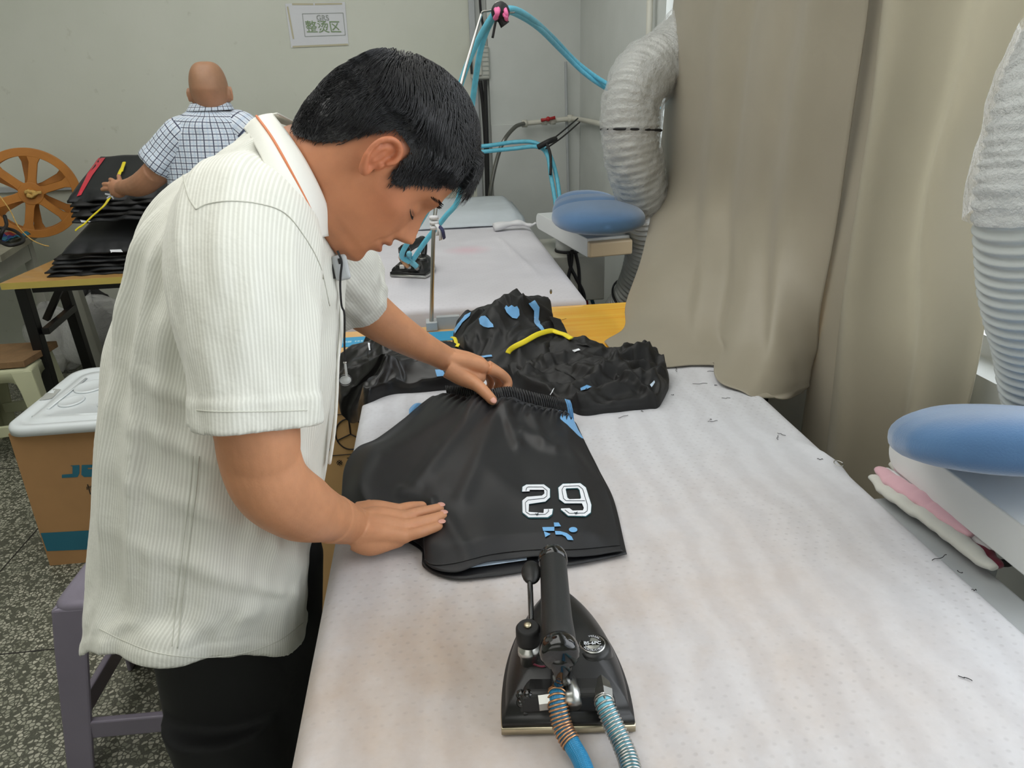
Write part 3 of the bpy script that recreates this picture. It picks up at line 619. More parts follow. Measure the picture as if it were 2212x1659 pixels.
curtain([P(1965, -330, X=.865), P(1923, 0, X=.865), P(1893, 230, X=.865), P(1851, 523, X=.86), P(1821, 726, X=.855), P(1798, 962, X=.835), P(1785, 1120, X=.82)],
        [P(2390, -330, X=.91), P(2290, -60, X=.90), P(2205, 160, X=.90), P(2130, 330, X=.895), P(2112, 470, X=.89), P(2120, 640, X=.885), P(2080, 860, X=.86), P(2010, 1080, X=.83)],
        fold3, 90, 110, mat='curtain_backlit', label='wide sunlit beige curtain panel nearest the white duct')

# ================= support rod, hoses =================
rod = empty('hose_support_rod', P(932, 698, Y=2.06), 'tall thin metal rod clamped to far ironing table holding blue hoses', 'rod')
cable('rod', [P(932, 700, Y=2.06), P(934, 600, Y=2.06), P(939, 470, Y=2.06), P(960, 330, Y=2.1), P(997, 178, Y=2.15), P(1022, 90, Y=2.2), P(1040, 30, Y=2.22)], np.linspace(.0065, .0035, 80), M['steel'], parent=rod, n=80, seg=10)
cable('hook', [P(1040, 30, Y=2.22), P(1044, 25, Y=2.22), P(1064, 21, Y=2.22), P(1072, 6, Y=2.22), P(1086, 6, Y=2.22), P(1092, 22, Y=2.22), P(1084, 30, Y=2.22)], .0032, M['dark_steel'], parent=rod, n=50)
cable('hook_tip', [P(1062, 23, Y=2.22), P(1085, 27, Y=2.21), P(1112, 27, Y=2.21)], .0022, M['dark_steel'], parent=rod, n=10)
c = P(932, 702, Y=2.06)
o = G().box(c[0]-.016, c[0]+.018, c[1]-.015, c[1]+.03, c[2]-.016, c[2]+.012).build('clamp', M['grey_metal'], rod, smooth=False); bev(o, .003)
o = G().box(c[0]+.016, c[0]+.085, c[1]-.0, c[1]+.02, c[2]-.02, c[2]+.022).build('bracket_plate', M['grey_metal'], rod, smooth=False)
g = G(); c = P(938, 480, Y=2.05)
for k in range(3): g.tube([c+A(0, 0, -.02+.014*k), c+A(0, 0, -.01+.014*k)], .013, 12)
tie = empty('cloth_tie', c, 'white cloth strip knotted around the metal rod below the face', 'tie'); g.build('wrap', M['white_cloth'], tie)
for k, (px, py) in enumerate(((952, 518), (960, 515), (946, 508))):
    e_ = P(px, py, Y=2.04); v, f, uv = tube_g(spline([c, (c+e_)/2+A(.008, -.01, .004), e_], 12), .008, 8, sq=.35); mk('loose_end', v, f, M['white_cloth'] if k != 1 else simple('navy_edge', (60, 62, 100), .8), tie)
wt_ = empty('hose_tie', P(1080, 40, Y=2.2), 'black and pink ties binding blue hoses at rod hook', 'tie')
g = G(); c = P(1081, 26, Y=2.19); g.add(*ell(c, [(.026, 0, 0), (0, .03, 0), (0, 0, .026)])); g.tube(spline([c, P(1083, 40, Y=2.18), P(1091, 54, Y=2.18)], 12), np.linspace(.008, .015, 12), 8); g.tube(spline([P(1072, 40, Y=2.18), P(1069, 55, Y=2.18), P(1064, 82, Y=2.18)], 12), .007, 8, sq=.5); g.build('black_strap', M['black_cord'], wt_)
g = G()
for a_, b_ in (((1071, 20), (1072, 39)), ((1077, 18), (1069, 40)), ((1091, 20), (1093, 40)), ((1088, 30), (1094, 42))): g.tube(spline([P(*a_, Y=2.17), P((a_[0]+b_[0])/2+2, (a_[1]+b_[1])/2, Y=2.15), P(*b_, Y=2.17)], 10), .006, 8)
g.build('pink_string', simple('pink_string', (226, 110, 160), .7), wt_)
hs = 'blue rubber hoses of the far iron'
cable('steam_hose', [P(884, 566, Y=2.44), P(868, 550, Y=2.42), P(896, 500, Y=2.35), P(935, 430, Y=2.3), P(962, 330, Y=2.28), P(990, 200, Y=2.26), P(1022, 110, Y=2.24), P(1060, 40, Y=2.22), P(1080, 26, Y=2.2), P(1110, 20, Y=2.25), P(1150, 42, Y=2.4), P(1195, 82, Y=2.7), P(1250, 138, Y=2.95), P(1310, 180, Y=3.1), P(1370, 205, Y=2.95), P(1420, 222, Y=2.8)], .0088, M['blue_hose_plain'], 'upper blue hose arching from far iron over the rod to duct', 'hose', n=160, seg=12)
cable('steam_hose', [P(893, 560, Y=2.44), P(920, 520, Y=2.42), P(962, 468, Y=2.4), P(990, 430, Y=2.38), P(1005, 340, Y=2.34), P(1022, 210, Y=2.3), P(1040, 100, Y=2.26), P(1066, 38, Y=2.24), P(1090, 24, Y=2.23), P(1120, 32, Y=2.3), P(1165, 62, Y=2.5), P(1215, 112, Y=2.8), P(1262, 158, Y=3.0), P(1312, 192, Y=3.14), P(1372, 215, Y=2.98), P(1424, 232, Y=2.84)], .0088, M['blue_hose_plain'], 'lower blue hose touching far table and lying below the upper one', 'hose', n=160, seg=12)
cable('air_hose', [P(1000, 320, Y=3.9), P(1060, 314, Y=3.9), P(1110, 307, Y=3.9), P(1155, 308, Y=3.85), P(1185, 330, Y=3.8), P(1202, 380, Y=3.7), P(1210, 440, Y=3.6), P(1213, 500, Y=3.5), P(1216, 600, Y=3.4)], .0105, M['blue_hose_plain'], 'upper of two thin blue hoses tied by black strap near corner', 'hose', n=100)
cable('air_hose', [P(1000, 332, Y=3.88), P(1060, 326, Y=3.88), P(1110, 321, Y=3.88), P(1160, 317, Y=3.82), P(1182, 335, Y=3.78), P(1190, 380, Y=3.7), P(1200, 440, Y=3.6), P(1205, 500, Y=3.5), P(1208, 600, Y=3.4)], .0105, M['blue_hose_plain'], 'lower of two thin blue hoses tied by black strap near corner', 'hose', n=100)
cable('air_hose', [P(1344, 372, Y=3.9), P(1340, 400, Y=3.9), P(1330, 430, Y=3.9), P(1322, 480, Y=3.9)], .0125, M['shaded_hose'], 'short shade-darkened blue hose between far sleeve board and duct', 'hose')
cable('air_hose', [P(1252, 556, Y=3.0), P(1258, 590, Y=3.0), P(1270, 625, Y=3.0), P(1284, 664, Y=3.0), P(1300, 720, Y=3.0)], .008, M['shaded_hose'], 'shade-darkened blue hose hanging below the far sleeve board', 'hose')
st_ = empty('cable_strap', P(1182, 310, Y=3.8), 'black elastic strap tying blue hoses to the white water pipe', 'strap')
for pts, r in (([P(1170, 318, Y=3.8), P(1205, 292, Y=3.95), P(1248, 256, Y=4.3)], .0042), ([P(1178, 322, Y=3.8), P(1215, 296, Y=3.95), P(1252, 264, Y=4.3)], .0042), ([P(1162, 318, Y=3.78), P(1185, 306, Y=3.76), P(1200, 300, Y=3.8)], .014), ([P(1180, 308, Y=3.76), P(1188, 330, Y=3.72), P(1190, 352, Y=3.7), P(1189, 378, Y=3.68)], .0075)):
    cable('strap_band', pts, r, M['black_cord'], parent=st_, n=24)
for k, pts in enumerate(([(1236, 540), (1234, 570), (1228, 600), (1234, 622), (1232, 655)], [(1243, 545), (1250, 580), (1252, 620), (1256, 660), (1252, 690)], [(1228, 548), (1232, 575), (1244, 600), (1262, 640), (1258, 690)])):
    cable('power_cable', [P(*p, Y=2.95) for p in pts], .0075, M['black_cord'], ('leftmost', 'middle and longest', 'crossing and rightmost')[k]+' of the black cables dangling under far sleeve board', 'cable', group='cables under the far sleeve board')
v, f, uv = tube_g(spline([P(1257, 590, Y=3.02), P(1262, 630, Y=3.02), P(1268, 665, Y=3.02), P(1266, 700, Y=3.0)], 16), [.006+.016*math.sin(PI*i/15) for i in range(16)], 8, sq=.4); tag(mk('red_rag', v, f, M['red_cloth']), 'narrow red rag hanging among cables under far sleeve board', 'rag')

# ================= irons =================
def iron(loc, rz, label, big=True):
    Mi = Matrix.Translation(Vector(loc)) @ Matrix.Rotation(rz, 4, 'Z')
    e = empty('steam_iron', loc, label, 'iron'); T = lambda p: tuple(Mi@Vector(p))
    def outl(s, w=.0735, L=.212, n=46, back=.0):   # flat back at y=0, pointed arch tip at y=L
        pts = []
        for k in range(n+1):
            a = k/n*2-1; pts.append((math.copysign(w*(1-abs(1-abs(a))**2.0)**.62 if abs(a) > 0 else 0, a), L*(1-abs(a)**1.0)**1.0))
        ys = np.linspace(0, 1, 24); half = [(w*(1-y**2.15)**.80*(1-.06*(1-y)**3), L*y) for y in ys]
        o = [(x, y) for x, y in half]+[(-x, y) for x, y in half[::-1][1:]]
        c = (0, L*.42); return [(c[0]+(x-c[0])*s, c[1]+(y-c[1])*s) for x, y in o]
    def ring_(s, z, sl=0): return [T((x, y, z)) for x, y in outl(s)]
    v, f = rings([ring_(.985, 0), ring_(1.0, .002), ring_(1.0, .009), ring_(.99, .010)]); o = mk('sole_plate', v, f, M['brass'] if big else M['steel'], e)
    Rr = []
    for s, z in ((.985, .010), (.99, .014), (.985, .017), (.93, .019), (.915, .026), (.86, .034), (.74, .044), (.56, .052), (.36, .056), (.12, .0575)):
        r_ = []
        for x, y in outl(s):
            back = sm(.055, -.01, y) if False else max(0, (.052-y)/.052); zz = z
            if z > .03: zz = .030+(z-.030)*(1-.72*max(0, min(1, back))); 
            zz += .006*gs(x-.036, .018)*gs(y-.085, .035)*(z > .04)
            r_.append(T((x, y, zz)))
        Rr.append(r_)
    v, f = rings(Rr); o = mk('body_shell', v, f, M['iron_black'], e)
    # rear terminal shelf
    g = G(); Rr = [[T((x, y, z)) for x, y in ((-w, y0), (w, y0), (w*.86, y1), (-w*.86, y1))] for w, y0, y1, z in ((.052, .006, .060, .022), (.048, .010, .058, .040), (.040, .014, .056, .044))]
    v, f = rings(Rr); o = mk('rear_housing', v, f, M['iron_black'], e, smooth=False); bev(o, .004)
    # handle
    hp = [T(p) for p in ((-.008, .020, .098), (-.008, .060, .100), (-.007, .110, .1015), (-.006, .156, .101))]
    v, f, uv = tube_g(spline(hp, 30), [.0172, .0176, .0178, .0178, .0176, .0174, .0172, .017, .0168, .0166, .0165, .0164, .0163, .0162, .0161, .016, .016, .016, .0159, .0159, .0158, .0158, .0158, .0157, .0157, .0157, .0157, .0157, .0157, .0157], 28)
    mk('handle_grip', v, f, M['grip'], e)
    for a, b, r in (((-.008, .004, .097), (-.008, .024, .098), .0198), ((-.0062, .150, .101), (-.0058, .168, .101), .0172)):
        ax = spline([T(a), T(b)], 7); v, f, uv = tube_g(ax, [r*.8, r*.97, r, r*1.02, r, r*.97, r*.9], 28); mk('handle_collar', v, f, M['gloss_black'], e)
    for pts in ([(-.008, .014, .098), (-.007, .008, .088), (-.006, .012, .070), (-.006, .020, .052), (-.006, .028, .044)], [(-.006, .164, .100), (-.005, .174, .088), (-.005, .170, .066), (-.005, .160, .045), (-.005, .15, .03)]):
        v, f, uv = tube_g(spline([T(p) for p in pts], 24), .0115, 12, sq=.55 , upv=(0, 1, 0)); mk('handle_bracket', v, f, M['gloss_black'], e)
    # switch column, lever
    cx_, cy_ = -.0385, .052
    v, f = lathe([(.009, .0), (.009, .012), (.0115, .013), (.0115, .020), (.009, .022), (.009, .030)], (cx_, cy_, .048), Mi, 20); mk('switch_nut', v, f, M['steel'], e)
    v, f = lathe([(.0125, .0), (.0130, .003), (.0130, .018), (.011, .021), (.0105, .021)], (cx_, cy_, .076), Mi, 24); mk('switch_cap', v, f, M['rubber'], e)
    v, f = lathe([(.0042, .0), (.0042, .003), (.002, .0035)], (cx_, cy_, .0965), Mi, 16); mk('cap_screw', v, f, M['brass'], e)
    v, f, uv = tube_g(spline([T(p) for p in ((cx_+.004, cy_+.012, .092), (cx_+.004, .09, .098), (cx_+.004, .120, .101))], 16), .0032, 8); mk('lever_rod', v, f, M['gloss_black'], e)
    v, f = ell(T((cx_+.006, .136, .101)), [tuple(Mi.to_3x3()@Vector(a)) for a in ((.0115, 0, 0), (0, .021, 0), (0, 0, .006))], 20, 12); mk('trigger_paddle', v, f, M['iron_black'], e)
    # badge
    v, f = lathe([(.024, .0), (.020, .016), (.0175, .019)], (.031, .066, .0375), Mi, 32); mk('badge_boss', v, f, M['iron_black'], e)
    bl = (.031, .066, .0560); B = Mi @ Matrix.Translation(Vector(bl)) @ Matrix.Rotation(math.radians(0), 4, 'Y')
    v, f = lathe([(.0135, 0), (.0142, .001), (.0142, .0022), (.0128, .0026)], (0, 0, 0), B, 40); bd = mk('badge', v, f, M['steel'], e)
    if big:
        v, f = lathe([(.0128, .0024), (.0128, .0028), (.0086, .0028), (.0086, .0024)], (0, 0, 0), B, 40); mk('badge_ring', v, f, M['gloss_black'], bd)
        G().box(-.0132, .0132, -.0026, .0026, .0026, .0030, B).build('badge_band', M['gloss_black'], bd, smooth=False)
        v, f = text_geo('BS-6PC', .0062, B @ Matrix.Translation((0, -.0021, .0032)), .0001, bold=.00008); mk('badge_text', v, f, M['white_print'], bd, smooth=False)
        for word, a0, sgn in (('UNIVERSAL', 90, -1), ('ELECTRICIRON', -90, 1)):
            for i, ch in enumerate(word):
                a = a0+sgn*(i-(len(word)-1)/2)*(12 if sgn < 0 else 10); r = .0106
                R_ = B @ Matrix.Translation((r*math.cos(math.radians(a)), r*math.sin(math.radians(a)), .0031)) @ Matrix.Rotation(math.radians(a-90 if sgn < 0 else a+90), 4, 'Z') @ Matrix.Translation((0, -.0012, 0))
                v, f = text_geo(ch, .0034, R_, .00008); mk('badge_letter', v, f, M['white_print'], bd, smooth=False)
    # fittings
    for (x, mat, an) in ((.004, M['steel'], 0), (.037, M['dark_steel'], 0)):
        v, f, uv = tube_g([T(p) for p in ((x, .040, .036), (x, .022, .038), (x, .018, .038), (x, .004, .036))], [.0095, .0095, .0108, .0100], 6 if x > .02 else 20); mk('hose_fitting', v, f, mat, e, smooth=x < .02)
    v, f, uv = tube_g([T(p) for p in ((-.030, .0105, .035), (-.012, .012, .036))], .0088, 6); mk('hex_nut', v, f, M['steel'], e, smooth=False)
    v, f, uv = tube_g([T(p) for p in ((-.013, .012, .036), (.004, .014, .036))], .006, 12); mk('nut_stem', v, f, M['steel'], e)
    g = G(); 
    for k in range(9): g.add(*ell(T((-.044+.004*math.sin(k*2.1), .012+.001*k, .022+.0045*(k % 5))), [(.006, 0, 0), (0, .006, 0), (0, 0, .005)], 10, 6))
    g.build('glue_lump', M['gloss_black'], e)
    v, f, uv = tube_g(spline([T(p) for p in ((-.036, .046, .052), (-.025, .042, .051), (-.015, .044, .052), (-.008, .040, .05))], 14), .0011, 6); mk('thin_wire', v, f, M['maroon_cloth'], e)
    return e, Mi
iloc = P(1228, 1586, z=.852); i1, Mi1 = iron((iloc[0], iloc[1], .8515), -.11, 'large black steam iron with two hoses standing on foreground ironing table')
i2loc = P(868, 603, z=.852); i2, Mi2 = iron((i2loc[0]+.02, i2loc[1]+.012, .853), -.42, 'small looking black steam iron far away on the second ironing table', False)
def spring_hose(pts, rs, label, guardmat, hosemat, glen, coil=.0036):
    e = empty('steam_hose', pts[0], label, 'hose'); q = spline(pts, 200); L = np.concatenate([[0], np.cumsum(np.linalg.norm(np.diff(q, axis=0), axis=1))])
    v, f, uv = tube_g(q, rs, 20); uv = np.array(uv); mk('rubber_hose', v, f, hosemat, e, uv=uv)
    n = int(glen/coil*20); s = np.linspace(0, glen, n); c = np.stack([np.interp(s, L, q[:, k]) for k in range(3)], 1); T_ = np.gradient(c, axis=0); T_ /= np.linalg.norm(T_, axis=1)[:, None]
    u = A(0, 0, 1); h = []
    for i in range(n):
        u = u-(u@T_[i])*T_[i]; u /= np.linalg.norm(u); w = np.cross(T_[i], u); a = 2*PI*i/20; h.append(c[i]+(rs+.0008)*(math.cos(a)*u+math.sin(a)*w))
    v, f, uv = tube_g(h, .00115, 6); mk('spring_guard', v, f, guardmat, e)
    return e
T1 = lambda p: tuple(Mi1@Vector(p))
z_ = TZ+.012
spring_hose([T1((-.010, .018, .040)), T1((-.011, .008, .038)), P(1216, 1572, z=.874), P(1238, 1612, z=.867), P(1262, 1659, z=.864), P(1300, 1780, z=.864), P(1360, 1950, z=.864)], .0088, 'bright blue braided hose with copper spring on left of iron', M['copper'], M['hose'], .052)
spring_hose([T1((.037, .010, .037)), T1((.0375, .002, .036)), P(1326, 1568, z=.878), P(1346, 1612, z=.870), P(1362, 1659, z=.866), P(1385, 1780, z=.864), P(1420, 1950, z=.864)], .0088, 'pale blue hose with silver spring on right of iron', M['steel'], M['pale_hose'], .085)
T2 = lambda p: A(*(Mi2@Vector(p)))
cable('hose_sleeve', [T2((.004, .006, .04)), T2((-.01, -.012, .07)), P(868, 550, Y=2.42)], .010, M['copper'], 'copper coloured spring sleeve where hose meets far iron', 'hose sleeve')
cable('hose_sleeve', [T2((.037, .006, .04)), T2((.02, -.012, .07)), P(884, 548, Y=2.42)], .010, M['pale_hose'], 'pale taped sleeve where second hose meets far iron', 'hose sleeve')
# ================= left side: wooden table, wheel, stools, box =================
tz = .78; pl = P(0, 612, z=tz); pr = P(250, 597, z=tz); pk = P(105, 557, z=tz)
wt = empty('folding_table', (-1.5, pl[1]+.3, 0), 'light wooden folding table with black legs carrying stacked black trousers', 'table')
ty0 = P(100, 606, z=tz)[1]; x0 = pl[0]+.0
lo = [(pl[0], pl[1], tz-.028), (-.55, pl[1]+.0, tz-.028), (-.55, pl[1]+.72, tz-.028), (x0+.02, pl[1]+.72, tz-.028)]
g = G().hull(lo, [(a, b, tz) for a, b, c in lo]); o = g.build('table_top', M['table_wood'], wt, smooth=False)
G().box(pl[0]-.001, -.549, pl[1]-.002, pl[1]+.001, tz-.028, tz-.001).build('edge_band', M['edge_wood'], wt, smooth=False)
G().box(x0+.1, -.6, pl[1]+.03, pl[1]+.07, tz-.055, tz-.028).build('under_rail', M['black_metal'], wt, smooth=False)
def bar(name, a, b, w, mat, parent, d=None):
    a, b = A(*a), A(*b); B = basis(b-a, (1, 0, 0), a); L = float(np.linalg.norm(b-a)); o = G().box(-w/2, w/2, -(d or w)/2, (d or w)/2, 0, L, B).build(name, mat, parent, smooth=False); bev(o, .003); return o
yl = pl[1]+.10
bar('leg', P(48, 622, Y=yl), P(120, 860, Y=yl+.0), .045, M['black_metal'], wt)
bar('leg', P(135, 612, Y=yl+.40), P(205, 830, Y=yl+.40), .045, M['black_metal'], wt)
bar('brace', P(98, 716, Y=yl+.0), P(158, 665, Y=yl+.36), .03, M['black_metal'], wt)
bar('brace', P(100, 690, Y=yl+.2), P(132, 618, Y=yl+.2), .028, M['black_metal'], wt)
bar('leg', (-.62, yl, .76), (-.66, yl, 0), .045, M['black_metal'], wt); bar('leg', (-.62, yl+.45, .76), (-.66, yl+.45, 0), .045, M['black_metal'], wt)
bar('wooden_post', P(160, 618, Y=yl+.62), P(222, 800, Y=yl+.62), .05, M['grey_box'], None); tag(bpy.data.objects['wooden_post'], 'grey slanting wooden post behind the black table legs', 'post')
# black garments: folded layers with a wavy hanging front edge
def garment(name, xl, xr, yf, yb, zf, zb, th, seed, mat, label, group='stack of folded black trousers', skew=0):
    nu, nv = 70, 26; e = None
    def top(a, b, lift):
        x = lerp(xl, xr, a)+skew*b; y = lerp(yf, yb, b)
        ef = min(a, 1-a); edge = sm(0, .03, ef)*sm(0, .12, b)
        w = ns(a*9, b*2.0, seed); w2 = ns(a*22, b*4, seed+5)
        x += .012*w*(1 if ef < .15 else .3); y += (1-sm(0, .3, b))*(.028*w+.010*w2)
        return (x, y, lerp(zf, zb, b)+lift*(.35+.65*edge)+.006*w*sm(.0, .3, b)-.012*(1-sm(0, .10, b))*(.5+w))
    v1, f1, u1 = grid(nu, nv, lambda a, b: top(a, b, th)); v2, f2, u2 = grid(nu, nv, lambda a, b: top(a, b, .0)); g = G().add(v1, f1).add(v2, [q[::-1] for q in f2])
    n1 = len(v1); per = [i for i in range(nu+1)]+[j*(nu+1)+nu for j in range(1, nv+1)]+[nv*(nu+1)+i for i in range(nu-1, -1, -1)]+[j*(nu+1) for j in range(nv-1, 0, -1)]
    g.f += [(per[k], per[k]+n1, per[(k+1) % len(per)]+n1, per[(k+1) % len(per)]) for k in range(len(per))]
    o = g.build(name, mat); tag(o, label, 'trousers', group); return o
def zx(px, py, Y): return P(px, py, Y=Y)
base = pl[1]
layers = [  # (left px, front y px, Yfront, thickness, rise)
    (98, 588, base+.06, .016, .004), (92, 577, base+.07, .016, .006), (104, 566, base+.08, .016, .008), (108, 556, base+.09, .015, .010), (112, 547, base+.10, .016, .012)]
gr = []
zc = tz+.004
pos = ['lowest', 'second lowest', 'third from the bottom', 'fourth from the bottom', 'fifth from the bottom']
for i, (px, py, Y, th, rise) in enumerate(layers):
    xl = zx(px, py, Y)[0]; o = garment('folded_trousers', xl, -.72, Y, base+.62, zc, zc+rise, th, i*3+1, M['charcoal_cloth'] if i % 2 else M['black_matt'], 'folded black trousers, %s layer of the stack on wooden table' % pos[i]); gr.append(o); zc += .0165
mid = garment('folded_trousers', zx(128, 520, base+.10)[0], -.72, base+.09, base+.60, zc+.004, P(150, 440, Y=base+.30)[2]-.03, .022, 31, M['charcoal_cloth'], 'wide folded trousers with short red stripe in middle of the stack', skew=.05); gr.append(mid)
zz = P(150, 462, Y=base+.20)[2]
pos2 = ['just above the middle fold', 'thin layer under the upper red stripe pair', 'second below the top pair', 'directly below the top pair']
for i in range(4):
    xl = zx(158-(i*3), 462-i*8, base+.20)[0]; o = garment('folded_trousers', xl, -.72, base+.17+.01*i, base+.62, zz-.03+i*.021, zz+.07+i*.021, .019, 50+i*5, M['black_matt'] if i % 2 else M['charcoal_cloth'], 'folded black trousers, layer %s' % pos2[i], skew=.05); gr.append(o)
topz = P(220, 340, Y=base+.58)[2]
top = garment('folded_trousers', zx(147, 436, base+.22)[0], -.72, base+.21, base+.60, zz+.05, topz-.02, .024, 77, M['charcoal_cloth'], 'topmost black trousers with long red side stripe under yellow ribbon', skew=.0); gr.append(top)
bt_ = bvh(top); bm_ = bvh(mid)
decal('red_stripe', [[(166, 425), (176, 422), (200, 380), (228, 342), (214, 342), (190, 376)]], bt_, M['red_cloth'], top, .003, 8)
decal('red_stripe', [[(140, 517), (152, 517), (163, 492), (153, 486)]], bm_, M['red_cloth'], mid, .003, 8)
decal('white_tag', [[(78+160, 541+0), (262, 540), (274, 546), (262, 550), (240, 546)]], bm_, M['white_print'], mid, .004, 8)
decal('white_logo', [[(173, 476), (190, 479), (206, 477), (210, 479), (190, 483), (176, 480)]], bvh(gr[6]), M['white_print'], gr[6], .004, 8)
for nm, pts, lab in (('yellow_ribbon', [(241, 424), (233, 432), (225, 444), (212, 456), (196, 470), (182, 484), (170, 492), (163, 498)], 'long yellow ribbon hanging over front of the black stack'),
                     ('yellow_ribbon', [(258, 386), (262, 376), (267, 366), (270, 356), (268, 362), (264, 376)], 'short yellow ribbon loop standing up beside the fingers')):
    q = [hit(bt_, x, y, .012) if hit(bt_, x, y) is not None and nm and y < 440 else P(x, y, Y=base+.10) for x, y in pts]
    v, f, uv = tube_g(spline(q, 50), [.008]*50, 8, sq=.4); tag(mk(nm, v, f, M['yellow_tape'], None), lab, 'ribbon')
c = P(240, 422, Y=base+.13); g = G()
for k in range(5): a = k*1.3; g.tube([c, c+A(.022*math.cos(a), -.01, .016*math.sin(a))], [.005, .003], 6)
tag(g.build('white_clip', M['white_print']), 'small white tag knot at the top of the long yellow ribbon', 'tag')
# ---- orange wheel (double flanged reel) ----
wc = P(67, 418, Y=4.15); rad = .232
wh = empty('wooden_reel', wc-A(0, 0, rad), 'orange six spoked reel wheel leaning near the back wall', 'wheel')
nrm = A(.42, -1, .05); nrm /= np.linalg.norm(nrm)
def flange(off, name, ph):
    B = basis(nrm, (1, 0, 0), wc-nrm*off); g = G()
    Rr = []
    for k in range(73):
        a = 2*PI*k/72; c_, s_ = math.cos(a), math.sin(a)
        Rr.append([B@Vector((r*c_, r*s_, z)) for r, z in ((rad-.042, -.009), (rad, -.009), (rad, .009), (rad-.042, .009))])
    v, f = rings([[tuple(p) for p in r] for r in Rr], caps=(False, False)); g.add(v, f)
    v, f = lathe([(.058, -.010), (.058, .010)], (0, 0, 0), B, 24); g.add(v, f)
    for k in range(6):
        a = ph+k*PI/3; w0, w1 = .030, .020; d = Vector((math.cos(a), math.sin(a), 0)); t = Vector((-math.sin(a), math.cos(a), 0)); pts = []
        for z in (-.008, .008):
            for r, w in ((.04, .026), (.075, .019), (rad-.07, .019), (rad-.03, .034)):
                pts += [d*r+t*w+Vector((0, 0, z)), d*r-t*w+Vector((0, 0, z))]
        fa = []
        for i in range(3):
            for o_ in (0, 8): fa.append((o_+2*i, o_+2*i+1, o_+2*i+3, o_+2*i+2))
            fa += [(2*i, 2*i+2, 10+2*i, 8+2*i), (2*i+1, 2*i+3, 11+2*i, 9+2*i)]
        g.add([tuple(B@p) for p in pts], fa)
    o = g.build(name, M['orange'], wh, smooth=False); bev(o, .002, 2); return o
flange(0, 'front_flange', .25); flange(.085, 'rear_flange', .48)
B = basis(nrm, (1, 0, 0), wc); v, f = lathe([(.03, -.08), (.03, .012)], (0, 0, 0), B, 20); mk('hub', v, f, M['orange'], wh)
g = G()
for k in range(9): a = k*2.2; g.tube([tuple(B@Vector((.018*math.cos(a), .018*math.sin(a), .02))), tuple(B@Vector((.03*math.cos(a+2), .02*math.sin(a+2), .03)))], .008, 8)
g.tube([tuple(B@Vector((0, 0, .02))), tuple(B@Vector((.05, .004, .03)))], .008, 8)
g.build('twine_knot', M['rope'], wh)
# ---- small grey table with scraps ----
gz = .80; gt = empty('side_table', (-2.3, 3.6, 0), 'worn grey wooden side table at the left edge below wheel', 'table')
a_, b_ = P(70, 508, z=gz), P(0, 552, z=gz)
lo = [(a_[0], a_[1], gz-.03), (a_[0]-.06, a_[1]+.25, gz-.03), (-2.9, a_[1]+.25, gz-.03), (-2.9, b_[1]-.4, gz-.03), (b_[0], b_[1], gz-.03)]
o = G().hull(lo, [(x, y, gz) for x, y, z in lo]).build('top', simple('worn_grey_wood', (150, 148, 132), .8, var=.15), gt, smooth=False)
lo = [(a_[0]-.04, a_[1], gz-.13), (a_[0]-.05, a_[1]+.02, gz-.13), (b_[0]-.08, b_[1]+.04, gz-.13), (b_[0]-.07, b_[1]+.02, gz-.13)]
G().hull(lo, [(x, y, gz-.03) for x, y, z in lo]).build('apron', M['grey_box'], gt, smooth=False)
bar('leg', (a_[0]-.07, a_[1]+.04, gz-.03), (a_[0]-.05, a_[1]+.04, 0), .05, M['grey_box'], gt); bar('leg', (-2.8, a_[1]+.2, gz-.03), (-2.8, a_[1]+.2, 0), .05, M['grey_box'], gt)
cable('looped_cord', [P(10, 466, Y=3.62), P(14, 486, Y=3.58), P(6, 498, Y=3.5), P(0, 520, Y=3.5), P(20, 530, Y=3.45), P(46, 524, Y=3.5), P(50, 514, Y=3.55), P(34, 500, Y=3.6), P(16, 494, Y=3.62), P(-6, 492, Y=3.6)], .008, M['black_cord'], 'black looped cord lying on grey side table', 'cord')
cable('pale_string', [P(0, 424, Y=3.6), P(22, 455, Y=3.6), P(40, 490, Y=3.6), P(66, 516, Y=3.6), P(90, 528, Y=3.6), P(106, 532, Y=3.6)], .0025, M['rope'], 'thin pale cord crossing the orange wheel', 'cord')
for k, (px, py, mt, nm, lb) in enumerate(((16, 507, 'red_cloth', 'fabric_scrap', 'orange red fabric scrap on the grey side table'), (14, 519, None, 'fabric_scrap', 'dark blue fabric scrap on the grey side table'), (26, 514, 'offwhite_cloth', 'fabric_scrap', 'white fabric scrap on the grey side table'), (34, 518, 'teal', 'fabric_scrap', 'teal looped scrap on the grey side table'))):
    c = P(px, py, z=gz+.012); m_ = M[mt] if mt else simple('navy_scrap', (36, 44, 110), .7)
    v, f, uv = grid(14, 10, lambda a, b: (c[0]+(a-.5)*.11, c[1]+(b-.5)*.10, gz+.004+.02*(k % 2)+.018*abs(ns(a*3, b*3, k*4+1))+.01*math.sin(a*6+k))); o = mk(nm, v, f, m_); solid(o, .003, 0); tag(o, lb, 'fabric scrap')
